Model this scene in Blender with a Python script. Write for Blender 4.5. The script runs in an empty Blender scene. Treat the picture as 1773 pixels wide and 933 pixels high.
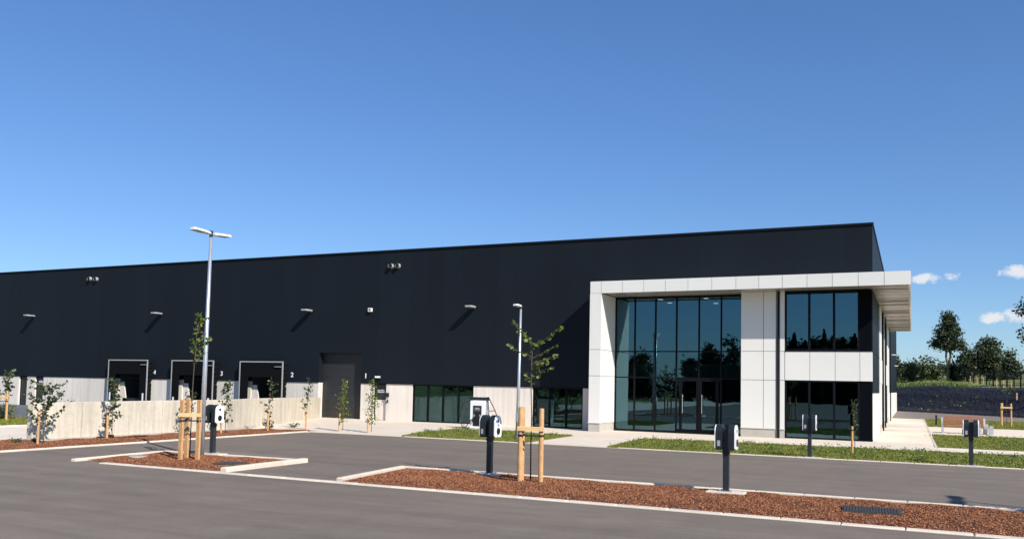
import bpy, math, random
import numpy as np
from mathutils import Vector, Matrix

S = bpy.context.scene
COL = S.collection
rad = math.radians

# ------------------------------------------------------------------ camera
cam_d = bpy.data.cameras.new('camera')
cam = bpy.data.objects.new('camera', cam_d)
COL.objects.link(cam)
YAW, PITCH, ROLL = -0.439704, 0.0578428, 0.0202035
fw = Vector((math.sin(YAW)*math.cos(PITCH), math.cos(YAW)*math.cos(PITCH), math.sin(PITCH)))
rt = Vector((math.cos(YAW), -math.sin(YAW), 0)); up = rt.cross(fw)
c_, s_ = math.cos(ROLL), math.sin(ROLL)
r2 = c_*rt + s_*up; u2 = -s_*rt + c_*up
cam.matrix_world = Matrix(((r2.x, u2.x, -fw.x, 0), (r2.y, u2.y, -fw.y, 0), (r2.z, u2.z, -fw.z, 2.3), (0, 0, 0, 1)))
cam_d.sensor_width = 36.0
cam_d.lens = 1472.45/1773*36.0
cam_d.shift_y = (579.04-466.5)/1773
cam_d.clip_start = 0.05; cam_d.clip_end = 6000
S.camera = cam

# ------------------------------------------------------------------ light
SUNDIR = Vector((1.85, -1.0, 1.62)).normalized()      # towards the sun
SUN_EL = math.asin(SUNDIR.z); SUN_AZ = math.atan2(SUNDIR.x, SUNDIR.y)
sun_d = bpy.data.lights.new('sun', 'SUN'); sun_d.energy = 4.4; sun_d.angle = rad(0.53); sun_d.color = (1.0, 0.95, 0.87)
sun = bpy.data.objects.new('sun', sun_d); COL.objects.link(sun)
sun.rotation_euler = (-SUNDIR).to_track_quat('-Z', 'Y').to_euler(); sun.location = (60, -30, 60)

W = bpy.data.worlds.new('World'); S.world = W; W.use_nodes = True
nt = W.node_tree; nt.nodes.clear()
N = nt.nodes.new; K = nt.links.new
out = N('ShaderNodeOutputWorld'); bg = N('ShaderNodeBackground'); K(bg.outputs[0], out.inputs[0])
sky = N('ShaderNodeTexSky'); sky.sky_type = 'NISHITA'; sky.sun_disc = False
sky.sun_elevation = SUN_EL; sky.sun_rotation = SUN_AZ
sky.altitude = 0; sky.air_density = 1.0; sky.dust_density = 0.15; sky.ozone_density = 3.0
bg.inputs[1].default_value = 0.088
# a deeper, cleaner blue than the raw sky model
hsv = N('ShaderNodeHueSaturation'); hsv.inputs['Saturation'].default_value = 1.15; hsv.inputs['Value'].default_value = 1.0
tintn = N('ShaderNodeVectorMath'); tintn.operation = 'MULTIPLY'; K(sky.outputs[0], tintn.inputs[0]); tintn.inputs[1].default_value = (1.16, .94, 1.06)
K(tintn.outputs[0], hsv.inputs['Color'])
# small fair-weather clouds low over the horizon, in direction space
tc = N('ShaderNodeTexCoord'); nrm = N('ShaderNodeVectorMath'); nrm.operation = 'NORMALIZE'; K(tc.outputs['Generated'], nrm.inputs[0])
nz = N('ShaderNodeTexNoise'); nz.inputs['Scale'].default_value = 48; nz.inputs['Detail'].default_value = 7; nz.inputs['Roughness'].default_value = 0.66
K(nrm.outputs[0], nz.inputs['Vector'])
CL = [(1.05, 6.85, 1.15, .40), (2.2, 6.95, .7, .32), (5.5, 7.05, 1.15, .5), (6.9, 7.2, 1.1, .6), (5.9, 4.5, 1.4, .6), (4.4, 4.42, 1.0, .42),
      (9.5, 5.2, 1.8, .6), (13, 7.6, 1.6, .5), (-38, 4.0, 2.2, .4), (41, 5.0, 2.5, .6), (60, 7.0, 3.0, .7), (95, 6.0, 3.0, .7), (-150, 6.0, 3.0, .7), (160, 5.0, 4.0, .6)]
acc = None
for az, el, sx, sy in CL:
    a, e = rad(az), rad(el)
    c = Vector((math.sin(a)*math.cos(e), math.cos(a)*math.cos(e), math.sin(e)))
    ex = Vector((math.cos(a), -math.sin(a), 0)); ey = ex.cross(c)*-1
    sub = N('ShaderNodeVectorMath'); sub.operation = 'SUBTRACT'; K(nrm.outputs[0], sub.inputs[0]); sub.inputs[1].default_value = c
    ds = []
    for ax, sc in ((ex, rad(sx)), (ey, rad(sy))):
        d = N('ShaderNodeVectorMath'); d.operation = 'DOT_PRODUCT'; K(sub.outputs[0], d.inputs[0]); d.inputs[1].default_value = ax/sc
        m = N('ShaderNodeMath'); m.operation = 'MULTIPLY'; K(d.outputs['Value'], m.inputs[0]); K(d.outputs['Value'], m.inputs[1]); ds.append(m)
    ad = N('ShaderNodeMath'); ad.operation = 'ADD'; K(ds[0].outputs[0], ad.inputs[0]); K(ds[1].outputs[0], ad.inputs[1])
    # keep to the near side of the sphere
    dd = N('ShaderNodeVectorMath'); dd.operation = 'DOT_PRODUCT'; K(nrm.outputs[0], dd.inputs[0]); dd.inputs[1].default_value = c
    gt = N('ShaderNodeMath'); gt.operation = 'GREATER_THAN'; K(dd.outputs['Value'], gt.inputs[0]); gt.inputs[1].default_value = 0.9
    su = N('ShaderNodeMath'); su.operation = 'SUBTRACT'; su.inputs[0].default_value = 1.0; K(ad.outputs[0], su.inputs[1]); su.use_clamp = True
    mu = N('ShaderNodeMath'); mu.operation = 'MULTIPLY'; K(su.outputs[0], mu.inputs[0]); K(gt.outputs[0], mu.inputs[1])
    if acc is None: acc = mu
    else:
        mx = N('ShaderNodeMath'); mx.operation = 'MAXIMUM'; K(acc.outputs[0], mx.inputs[0]); K(mu.outputs[0], mx.inputs[1]); acc = mx
# threshold noise by the blob field
a1 = N('ShaderNodeMath'); a1.operation = 'MULTIPLY_ADD'; K(nz.outputs['Fac'], a1.inputs[0]); a1.inputs[1].default_value = 4.2; a1.inputs[2].default_value = -2.2
a2 = N('ShaderNodeMath'); a2.operation = 'ADD'; K(a1.outputs[0], a2.inputs[0]); K(acc.outputs[0], a2.inputs[1])
a3 = N('ShaderNodeMath'); a3.operation = 'MULTIPLY'; K(a2.outputs[0], a3.inputs[0]); a3.inputs[1].default_value = 1.25; a3.use_clamp = True
has = N('ShaderNodeMath'); has.operation = 'MULTIPLY'; has.use_clamp = True; K(acc.outputs[0], has.inputs[0]); has.inputs[1].default_value = 3.0
a4 = N('ShaderNodeMath'); a4.operation = 'MULTIPLY'; K(a3.outputs[0], a4.inputs[0]); K(has.outputs[0], a4.inputs[1])
a5 = N('ShaderNodeMath'); a5.operation = 'MULTIPLY'; K(a4.outputs[0], a5.inputs[0]); a5.inputs[1].default_value = 0.85
mixc = N('ShaderNodeMix'); mixc.data_type = 'RGBA'
gam = N('ShaderNodeGamma'); gam.inputs['Gamma'].default_value = 0.8; K(hsv.outputs[0], gam.inputs['Color'])
scl = N('ShaderNodeVectorMath'); scl.operation = 'MULTIPLY'; K(gam.outputs[0], scl.inputs[0]); scl.inputs[1].default_value = (.72, 1.13, 1.34)
K(a5.outputs[0], mixc.inputs['Factor']); K(scl.outputs[0], mixc.inputs[6]); mixc.inputs[7].default_value = (6.6, 6.5, 6.6, 1)
K(mixc.outputs[2], bg.inputs[0])

S.view_settings.view_transform = 'Standard'; S.view_settings.look = 'None'
S.view_settings.exposure = 0.62; S.view_settings.gamma = 1.0; S.view_settings.use_curve_mapping = False
S.render.engine = 'CYCLES'
S.cycles.max_bounces = 8; S.cycles.transparent_max_bounces = 16; S.cycles.use_denoising = True

# ------------------------------------------------------------------ materials
def mat(name, col, rough=.6, metal=0.0, noise=None, bump=None, island=0.0, each=0.0, spec=None, streak=None, extra=None):
    """noise=(scale, amount)  streak=(scale xyz, amount)  bump=(scale, strength, dist)  island = per-island value jitter"""
    m = bpy.data.materials.new(name); m.use_nodes = True
    t = m.node_tree; n = t.nodes; l = t.links
    p = n['Principled BSDF']
    p.inputs['Roughness'].default_value = rough; p.inputs['Metallic'].default_value = metal
    if spec is not None: p.inputs['Specular IOR Level'].default_value = spec
    geo = n.new('ShaderNodeNewGeometry')
    cur = n.new('ShaderNodeRGB'); cur.outputs[0].default_value = (*col, 1); cur = cur.outputs[0]
    def vary(fac, amount):
        nonlocal cur
        mr = n.new('ShaderNodeMapRange'); l.new(fac, mr.inputs['Value'])
        mr.inputs['From Min'].default_value = .25; mr.inputs['From Max'].default_value = .75
        mr.inputs['To Min'].default_value = 1-amount; mr.inputs['To Max'].default_value = 1+amount
        vm = n.new('ShaderNodeVectorMath'); vm.operation = 'SCALE'; l.new(cur, vm.inputs[0]); l.new(mr.outputs[0], vm.inputs['Scale'])
        cur = vm.outputs[0]
    for spec_ in (noise if isinstance(noise, list) else [noise] if noise else []):
        t1 = n.new('ShaderNodeTexNoise'); t1.inputs['Scale'].default_value = spec_[0]; t1.inputs['Detail'].default_value = 6; t1.inputs['Roughness'].default_value = .6
        l.new(geo.outputs['Position'], t1.inputs['Vector']); vary(t1.outputs['Fac'], spec_[1])
    for spec_ in (streak if isinstance(streak, list) else [streak] if streak else []):
        mp = n.new('ShaderNodeMapping'); mp.inputs['Scale'].default_value = spec_[0]; l.new(geo.outputs['Position'], mp.inputs['Vector'])
        t1 = n.new('ShaderNodeTexNoise'); t1.inputs['Scale'].default_value = 1; t1.inputs['Detail'].default_value = 5
        l.new(mp.outputs[0], t1.inputs['Vector']); vary(t1.outputs['Fac'], spec_[1])
    if each:      # every piece is a little different
        oi = n.new('ShaderNodeObjectInfo'); mr = n.new('ShaderNodeMapRange'); l.new(oi.outputs['Random'], mr.inputs['Value'])
        mr.inputs['To Min'].default_value = 1-each; mr.inputs['To Max'].default_value = 1+each
        vm = n.new('ShaderNodeVectorMath'); vm.operation = 'SCALE'; l.new(cur, vm.inputs[0]); l.new(mr.outputs[0], vm.inputs['Scale']); cur = vm.outputs[0]
    if island:
        mr = n.new('ShaderNodeMapRange'); l.new(geo.outputs['Random Per Island'], mr.inputs['Value'])
        mr.inputs['To Min'].default_value = 1-island; mr.inputs['To Max'].default_value = 1+island
        vm = n.new('ShaderNodeVectorMath'); vm.operation = 'SCALE'; l.new(cur, vm.inputs[0]); l.new(mr.outputs[0], vm.inputs['Scale']); cur = vm.outputs[0]
    l.new(cur, p.inputs['Base Color'])
    if bump:
        t2 = n.new('ShaderNodeTexNoise'); t2.inputs['Scale'].default_value = bump[0]; t2.inputs['Detail'].default_value = 5
        l.new(geo.outputs['Position'], t2.inputs['Vector'])
        b = n.new('ShaderNodeBump'); b.inputs['Strength'].default_value = bump[1]; b.inputs['Distance'].default_value = bump[2]
        l.new(t2.outputs['Fac'], b.inputs['Height']); l.new(b.outputs[0], p.inputs['Normal'])
    if extra: extra(m, n, l, p, geo)
    return m

def hue_islands(c1, c2, c3=None):
    def f(m, n, l, p, geo):
        cr = n.new('ShaderNodeValToRGB'); e = cr.color_ramp.elements
        e[0].color = (*c1, 1); e[1].color = (*c2, 1)
        if c3: k = cr.color_ramp.elements.new(.5); k.color = (*c3, 1)
        l.new(geo.outputs['Random Per Island'], cr.inputs[0]); l.new(cr.outputs[0], p.inputs['Base Color'])
    return f

def leafy(c1, c2, c3=None, trans=0.35):
    """two-sided leaf: diffuse colour per leaf and some light coming through"""
    def f(m, n, l, p, geo):
        hue_islands(c1, c2, c3)(m, n, l, p, geo)
        src = p.inputs['Base Color'].links[0].from_socket
        tr = n.new('ShaderNodeBsdfTranslucent'); l.new(src, tr.inputs['Color'])
        mx = n.new('ShaderNodeMixShader'); mx.inputs[0].default_value = trans
        o = n['Material Output']; l.new(p.outputs[0], mx.inputs[1]); l.new(tr.outputs[0], mx.inputs[2]); l.new(mx.outputs[0], o.inputs[0])
    return f

def glass(name, tint, base=.10, gain=1.3):
    m = bpy.data.materials.new(name); m.use_nodes = True
    n = m.node_tree.nodes; l = m.node_tree.links; n.remove(n['Principled BSDF']); o = n['Material Output']
    fr = n.new('ShaderNodeFresnel'); fr.inputs['IOR'].default_value = 1.5
    ma = n.new('ShaderNodeMath'); ma.operation = 'MULTIPLY_ADD'; ma.use_clamp = True; l.new(fr.outputs[0], ma.inputs[0]); ma.inputs[1].default_value = gain; ma.inputs[2].default_value = base
    g = n.new('ShaderNodeBsdfGlossy'); g.inputs['Roughness'].default_value = 0.0; g.inputs['Color'].default_value = (.46, .85, 1, 1)
    # panes are never perfectly flat
    geo = n.new('ShaderNodeNewGeometry'); tx = n.new('ShaderNodeTexNoise'); tx.inputs['Scale'].default_value = .9; tx.inputs['Detail'].default_value = 1
    l.new(geo.outputs['Position'], tx.inputs['Vector']); b = n.new('ShaderNodeBump'); b.inputs['Strength'].default_value = .12; b.inputs['Distance'].default_value = .02
    l.new(tx.outputs['Fac'], b.inputs['Height']); l.new(b.outputs[0], g.inputs['Normal'])
    t = n.new('ShaderNodeBsdfTransparent'); t.inputs['Color'].default_value = (*tint, 1)
    mx = n.new('ShaderNodeMixShader'); l.new(ma.outputs[0], mx.inputs[0]); l.new(t.outputs[0], mx.inputs[1]); l.new(g.outputs[0], mx.inputs[2]); l.new(mx.outputs[0], o.inputs[0])
    return m

def emis(name, col, st):
    m = mat(name, col, .5); p = m.node_tree.nodes['Principled BSDF']
    p.inputs['Emission Color'].default_value = (*col, 1); p.inputs['Emission Strength'].default_value = st
    return m

M = {}
M['asphalt'] = mat('asphalt', (.156, .126, .097), .85, noise=[(.22, .12), (1.1, .10), (9, .07), (70, .28)], streak=[((.12, 1.5, 1), .15), ((.7, 6, 1), .10), ((2.2, .35, 1), .05)], bump=(90, .5, .01))
M['asphalt_far'] = mat('asphalt_far', (.18, .15, .125), .85, noise=[(.3, .1), (30, .15)])
M['yard'] = mat('yard_asphalt', (.11, .115, .125), .85, noise=[(.4, .1), (30, .15)])
M['paving'] = mat('pale_paving', (.66, .565, .455), .8, each=.05, noise=[(.35, .07), (2.2, .07), (30, .06)], streak=[((.3, 3.5, 1), .05)], bump=(40, .2, .005))
M['kerb'] = mat('kerb_concrete', (.60, .515, .42), .8, each=.09, noise=[(2, .1), (25, .1)], bump=(50, .3, .005))
M['concrete'] = mat('board_marked_concrete', (.52, .465, .375), .8, each=.04, noise=[(.7, .12), (6, .09)], streak=[((5, 5, .5), .17), ((22, 22, .8), .09)], bump=(30, .25, .006))
M['plinth_panel'] = mat('facade_concrete', (.66, .60, .525), .8, each=.06, noise=[(.6, .06)], streak=[((5, 5, .25), .13), ((16, 16, .3), .08)])
M['concrete_smooth'] = mat('smooth_concrete', (.42, .39, .34), .8, noise=[(3, .07), (20, .05)], streak=[((1, 1, 9), .05)])  # smoother, greyer concrete for plinths, wall footing and round cover
M['clad'] = mat('anthracite_cladding', (.0096, .0129, .0176), .5, each=.05, noise=[(.15, .06)], streak=[((1.2, 1.2, .05), .05)], spec=.10)
M['trim'] = mat('black_trim', (.007, .008, .010), .6, spec=.15)
M['door'] = mat('dark_door', (.020, .0205, .022), .5, noise=[(.8, .05)])
M['black'] = mat('black_rubber', (.008, .008, .009), .7, noise=[(8, .2)])
M['curtain'] = mat('dock_curtain', (.0045, .005, .006), .9, noise=[(6, .2)], spec=.1)
M['white'] = mat('white_panel', (.705, .69, .645), .38, each=.02, noise=[(.5, .015)], spec=.4)
M['soffit'] = mat('soffit_metal', (.33, .305, .265), .25, spec=.7)
M['frame'] = mat('window_frame', (.005, .006, .008), .6, spec=.1)
M['blackpanel'] = mat('black_glass_panel', (.002, .003, .005), .6, spec=.05)
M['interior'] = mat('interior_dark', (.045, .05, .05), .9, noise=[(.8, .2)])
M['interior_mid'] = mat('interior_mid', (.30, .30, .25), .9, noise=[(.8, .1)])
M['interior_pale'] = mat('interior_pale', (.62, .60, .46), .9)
M['galv'] = mat('galvanised_steel', (.55, .57, .60), .35, metal=.65, noise=[(6, .1)], streak=[((8, 8, 1), .08)])
M['lamp_head'] = mat('lamp_head', (.66, .65, .62), .45)
M['fitting'] = mat('grey_fitting', (.34, .34, .33), .5)
M['lamp_under'] = mat('lamp_lens', (.22, .22, .21), .3)
M['post'] = mat('anthracite_post', (.020, .026, .032), .4, noise=[(5, .06)])
M['unit'] = mat('charger_shell', (.015, .020, .024), .35)
M['unit_white'] = mat('charger_cover', (.84, .84, .85), .25)
M['socket'] = mat('socket_black', (.01, .01, .012), .4)
M['paper'] = mat('white_label', (.8, .8, .8), .5)
M['stake'] = mat('pine_stake', (.52, .30, .135), .75, noise=[(3, .12), (14, .16)], streak=[((25, 25, 1.5), .16)], bump=(40, .4, .01))
M['stake_pale'] = mat('sawn_board', (.62, .41, .19), .7, noise=[(9, .1)], streak=[((3, 3, 40), .08)])
M['strap'] = mat('rubber_strap', (.012, .012, .016), .7)
M['trunk'] = mat('sapling_bark', (.10, .075, .05), .85, noise=[(20, .3)])
M['bark'] = mat('tree_bark', (.16, .125, .095), .9, noise=[(4, .3)])
M['leaf'] = mat('sapling_leaf', (.1, .16, .03), .5, extra=leafy((.06, .10, .016), (.26, .31, .06), (.13, .18, .03), .4))
M['leaf_dark'] = mat('dark_sapling_leaf', (.05, .09, .03), .5, extra=leafy((.028, .05, .018), (.085, .125, .035), (.05, .08, .024), .25))
M['tree_leaf'] = mat('tree_leaf', (.04, .06, .02), .6, extra=leafy((.016, .030, .010), (.065, .085, .028), (.034, .050, .016), .2))
M['tree_leaf2'] = mat('tree_leaf_light', (.05, .08, .02), .6, extra=leafy((.035, .055, .015), (.095, .12, .035), (.06, .085, .024), .2))
M['conifer'] = mat('conifer_leaf', (.02, .035, .014), .6, extra=leafy((.012, .022, .010), (.035, .05, .02), None, .1))
M['grass'] = mat('lawn_soil', (.14, .145, .022), .9, noise=[(.5, .2), (4, .25), (30, .3)], bump=(25, .8, .04))
M['blade'] = mat('grass_blade', (.1, .15, .03), .6, extra=leafy((.11, .14, .016), (.36, .34, .07), (.19, .21, .026), .35))
M['weed'] = mat('weed_leaf', (.1, .15, .03), .6, extra=leafy((.07, .12, .022), (.19, .26, .06), None, .3))
M['field'] = mat('field_grass', (.17, .19, .045), .95, noise=[(.05, .2), (.4, .2), (3, .15)])
M['mulch'] = mat('mulch_bed', (.15, .055, .026), .95, noise=[(3, .15), (35, .45)], bump=(45, 1.0, .03))
M['chip'] = mat('bark_chip', (.2, .08, .04), .8, extra=hue_islands((.12, .042, .017), (.48, .22, .10), (.27, .098, .042)))
M['membrane'] = mat('weed_membrane', (.010, .011, .017), .75, noise=[(1, .2)], streak=[((.5, 4, 4), .3)], bump=(2.2, 1.0, .25))
M['wood'] = mat('bench_slat', (.27, .105, .055), .55, noise=[(6, .15)], streak=[((2, 30, 30), .15)])
M['grey_stone'] = mat('bench_support', (.35, .36, .38), .6, noise=[(8, .1)])
M['drain'] = mat('drain_grate', (.045, .040, .036), .6, noise=[(9, .3)])
M['downlight'] = emis('lit_downlight', (1.0, .95, .85), 2.5)
M['glass'] = glass('atrium_glass', (.36, .42, .45), .085, 1.6)
M['glass_low'] = glass('shop_glass', (.62, .66, .63), .05, .9)

# ------------------------------------------------------------------ mesh helpers
class MB:
    def __init__(s): s.v = []; s.f = []; s.mi = []
    def add(s, vs, fs, mi=0):
        o = len(s.v); s.v += [tuple(v) for v in vs]; s.f += [tuple(i+o for i in f) for f in fs]; s.mi += [mi]*len(fs)
    def box(s, x0, x1, y0, y1, z0, z1, mi=0):
        vs = [(x0,y0,z0),(x1,y0,z0),(x1,y1,z0),(x0,y1,z0),(x0,y0,z1),(x1,y0,z1),(x1,y1,z1),(x0,y1,z1)]
        s.add(vs, [(0,3,2,1),(4,5,6,7),(0,1,5,4),(1,2,6,5),(2,3,7,6),(3,0,4,7)], mi); return s
    def cbox(s, x0, x1, y0, y1, z0, z1, c=.01, mi=0):
        """box with chamfered top edges and corners"""
        pts = lambda e: [(x0+e,y0+e),(x1-e,y0+e),(x1-e,y1-e),(x0+e,y1-e)]
        vs = [(x,y,z0) for x,y in pts(0)] + [(x,y,z1-c) for x,y in pts(0)] + [(x,y,z1) for x,y in pts(c)]
        fs = [(3,2,1,0),(8,9,10,11)]
        for k in (0,4):
            for i in range(4): j = (i+1)%4; fs.append((k+i,k+j,k+4+j,k+4+i))
        s.add(vs, fs, mi); return s
    def tube(s, pts, rs, n=8, mi=0, cap=True):
        pts = [Vector(p) for p in pts]; rings = []
        if not hasattr(rs, '__len__'): rs = [rs]*len(pts)
        for i, p in enumerate(pts):
            d = (pts[min(i+1,len(pts)-1)]-pts[max(i-1,0)]).normalized()
            a = Vector((1,0,0)) if abs(d.x) < .8 else Vector((0,1,0))
            u = d.cross(a).normalized(); w = d.cross(u)
            rings.append([p+rs[i]*(math.cos(2*math.pi*k/n)*u+math.sin(2*math.pi*k/n)*w) for k in range(n)])
        vs = [v for r in rings for v in r]; fs = []
        for i in range(len(pts)-1):
            for k in range(n):
                fs.append((i*n+k, i*n+(k+1)%n, (i+1)*n+(k+1)%n, (i+1)*n+k))
        if cap: fs.append(tuple(range(n))[::-1]); fs.append(tuple((len(pts)-1)*n+k for k in range(n)))
        s.add(vs, fs, mi); return s
    def prism(s, poly, z0, z1, axis='z', mi=0):
        n = len(poly)
        P = {'z': lambda a,b,c:(a,b,c), 'x': lambda a,b,c:(c,a,b), 'y': lambda a,b,c:(a,c,b)}[axis]
        vs = [P(a,b,z0) for a,b in poly]+[P(a,b,z1) for a,b in poly]
        fs = [tuple(range(n))[::-1], tuple(range(n,2*n))]+[(i,(i+1)%n,n+(i+1)%n,n+i) for i in range(n)]
        s.add(vs, fs, mi); return s
    def mesh(s, name, mats):
        me = bpy.data.meshes.new(name); me.from_pydata(s.v, [], s.f)
        for m in (mats if isinstance(mats, (list, tuple)) else [mats]): me.materials.append(M[m])
        if len(me.materials) > 1: me.polygons.foreach_set('material_index', s.mi)
        me.update(); return me
    def build(s, name, mats, parent=None, loc=(0,0,0), rz=0, smooth=False):
        me = s.mesh(name, mats)
        if smooth: me.polygons.foreach_set('use_smooth', [True]*len(me.polygons))
        return link(name, me, parent, loc, rz)

def link(name, me, parent=None, loc=(0,0,0), rz=0):
    o = bpy.data.objects.new(name, me); COL.objects.link(o); o.parent = parent
    o.location = loc; o.rotation_euler = (0,0,rz); return o
def tag(o, label=None, cat=None, group=None, kind=None):
    if label: o['label'] = label
    if cat: o['category'] = cat
    if group: o['group'] = group
    if kind: o['kind'] = kind
    return o
def empty(name, loc=(0,0,0), rz=0):
    o = bpy.data.objects.new(name, None); COL.objects.link(o); o.location = loc; o.rotation_euler = (0,0,rz); o.empty_display_size = .2; return o
def copy_tree(o, parent=None):
    c = o.copy(); COL.objects.link(c); c.parent = parent
    for ch in list(o.children): copy_tree(ch, c)
    return c
_cache = {}
def cube(name, mt, parent, x0, x1, y0, y1, z0, z1, c=0, rz=0):
    """a box part; alike boxes share their mesh"""
    d = (round(x1-x0,4), round(y1-y0,4), round(z1-z0,4)); key = (name, mt, d, c)
    if key not in _cache:
        mb = MB()
        (mb.cbox(-d[0]/2,d[0]/2,-d[1]/2,d[1]/2,-d[2]/2,d[2]/2,c) if c else mb.box(-d[0]/2,d[0]/2,-d[1]/2,d[1]/2,-d[2]/2,d[2]/2))
        _cache[key] = mb.mesh(name, mt)
    return link(name, _cache[key], parent, ((x0+x1)/2,(y0+y1)/2,(z0+z1)/2), rz)
def fast_mesh(name, V, F, mats):
    me = bpy.data.meshes.new(name); V = np.asarray(V, np.float32); F = np.asarray(F, np.int32); k = F.shape[1]
    me.vertices.add(len(V)); me.vertices.foreach_set('co', V.ravel())
    me.loops.add(F.size); me.loops.foreach_set('vertex_index', F.ravel())
    me.polygons.add(len(F)); me.polygons.foreach_set('loop_start', np.arange(0, F.size, k, dtype=np.int32))
    me.polygons.foreach_set('loop_total', np.full(len(F), k, np.int32))
    for m in (mats if isinstance(mats, (list, tuple)) else [mats]): me.materials.append(M[m])
    me.update(calc_edges=True); return me
def leaves(C, size, rng, flat=.5, aspect=.6):
    """rhombic folded leaves at centres C"""
    C = np.asarray(C, float); n = len(C)
    s = size*(.65+.7*rng.random(n))[:,None]
    a = rng.normal(size=(n,3)); a[:,2] *= flat; a /= np.linalg.norm(a,axis=1)[:,None]
    b = rng.normal(size=(n,3)); b -= (b*a).sum(1)[:,None]*a; b /= np.linalg.norm(b,axis=1)[:,None]
    nn = np.cross(a,b)
    V = np.stack([C-a*s*.5, C+b*s*aspect*.5+nn*s*.10, C+a*s*.5-nn*s*.08, C-b*s*aspect*.5+nn*s*.10],1).reshape(-1,3)
    F = np.arange(4*n).reshape(n,4)
    return V, F

# ================================================================== SETTING
def sheet(name, poly, z, mt, th=.05, parent=None, kind='structure'):
    o = MB().prism(poly, z-th, z).build(name, mt, parent)
    if kind: tag(o, kind=kind)
    return o
def R4(x0,x1,y0,y1): return [(x0,y0),(x1,y0),(x1,y1),(x0,y1)]

# terrain: flat lot, then a bank and a field rising behind it
def bank_base(x): return 110.4-1.32*max(min(x, 14), -40) - .35*max(x-14, 0)
def sm(t): t = max(0, min(1, t)); return t*t*(3-2*t)
def terr(x, y):
    z = -.06
    if x > -45 and y > 60:
        s = y-bank_base(x)
        if s > 0:
            z = -.06+2.75*sm(s/7.5)+.22*math.exp(-((x-3)/2.2)**2)*sm(s/7)
            if s > 9: z += min(s-9, 120)*.036
    return z
xs = sorted(set([-1500,-700,-300,-150,-90,-70]+[i for i in range(-60,-10,6)]+[i*.8-10 for i in range(0,52)]+[34,40,50,70,100,160,300,700,1500]))
ys = sorted(set([-1500,-700,-300,-150,-60,0,40,70]+[80+i*1.0 for i in range(0,60)]+[140+5*i for i in range(0,14)]+[230,260,300,400,700,1500]))
V = [(x,y,terr(x,y)) for y in ys for x in xs]; nx = len(xs)
F = [(j*nx+i, j*nx+i+1, (j+1)*nx+i+1, (j+1)*nx+i) for j in range(len(ys)-1) for i in range(nx-1)]
o = MB(); o.v = V; o.f = F; o.mi = [0]*len(F); tag(o.build('ground', 'field', smooth=True), kind='structure')

FY = 30.40      # kerb between car park and lawns
sheet('car_park_asphalt', [(-24.1,-80),(60,-80),(60,FY),(-23.6,FY),(-24.0,FY-.1),(-24.1,FY-.5)], 0.0, 'asphalt', .2)
sheet('yard_asphalt', R4(-110,-33.6,29.5,42.4), -.01, 'yard', .15)
sheet('left_pavement', R4(-35.8,-24.2,-80,29.5), -.012, 'paving', .15)
sheet('left_lawn_ground', R4(-110,-35.8,-20,29.5), .03, 'grass', .15)
# pale paving in front of the building
sheet('forecourt_paving', [(-33.6,29.5),(-24.2,29.5),(-24.2,FY+.12),(1.0,FY+.12),(1.0,42.0),(-1.55,42.0),(-33.6,42.9)], .004, 'paving', .15)
sheet('cross_path', R4(.95,60,36.9,39.9), .012, 'paving', .15)
sheet('bench_paving', R4(.98,60,51.6,63.6), .010, 'paving', .15)
sheet('service_road', [(-1.9,80.6),(60,78.5),(60,bank_base(60)),(30,bank_base(30)),(14,bank_base(14)),(-1.9,bank_base(-1.9)+.3)], -.012, 'asphalt_far', .1)

# side path laid as separate slabs
sp = tag(empty('side_path'), kind='structure')
for i in range(32):
    y0 = 42.0+i*1.21
    cube('paving_slab', 'paving', sp, -1.9 if y0 > 42 else -1.5, .86, y0, y0+1.2, -.1, .012+(.004 if i % 3 == 0 else 0))
cube('edging_strip', 'kerb', sp, .87, .97, 40.0, 80.5, -.1, .022)

# kerbs: rows of kerbstones
_kc = {}
def kerb(p0, p1, w, h, L=1.0, c=.018, round_end=False):
    p0 = Vector(p0); p1 = Vector(p1); d = p1-p0; n = max(1, round(d.length/L)); st = d.length/n
    root = tag(empty('kerb', (p0.x,p0.y,0), math.atan2(d.y,d.x)), kind='structure')
    key = (round(st,3), w, h)
    if key not in _kc: _kc[key] = MB().cbox(.007, st-.007, -w/2, w/2, -.15, h, c).mesh('kerbstone', 'kerb')
    rnd = random.Random(int(p0.x*7+p0.y*13))
    for i in range(n): link('kerbstone', _kc[key], root, (i*st, rnd.uniform(-.003,.003), rnd.uniform(-.003,.003)))
    return root
kerb((-19.3,15.85), (11,15.85), .22, .026)                     # flush front edge of the planting islands
kerb((-20.28,15.74), (-20.55,18.95), .14, .075, .9)                # island one
kerb((-20.55,19.05), (-15.46,19.2), .15, .08)
kerb((-15.30,16.04), (-15.36,19.25), .18, .115, 1.1)
kerb((-11.84,16.06), (-12.2,19.32), .14, .09, 1.1)              # island two
kerb((-12.2,19.40), (11,19.40), .13, .07)
kerb((-24.17,4), (-24.17,30.3), .14, .05)                       # along the left planting bed
kerb((-19.2,FY+.06), (-14.0,FY+.06), .12, .03)
kerb((-9.9,FY+.06), (13,FY+.06), .12, .03)
kerb((-35.8,8), (-35.8,29), .12, .05)

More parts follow.
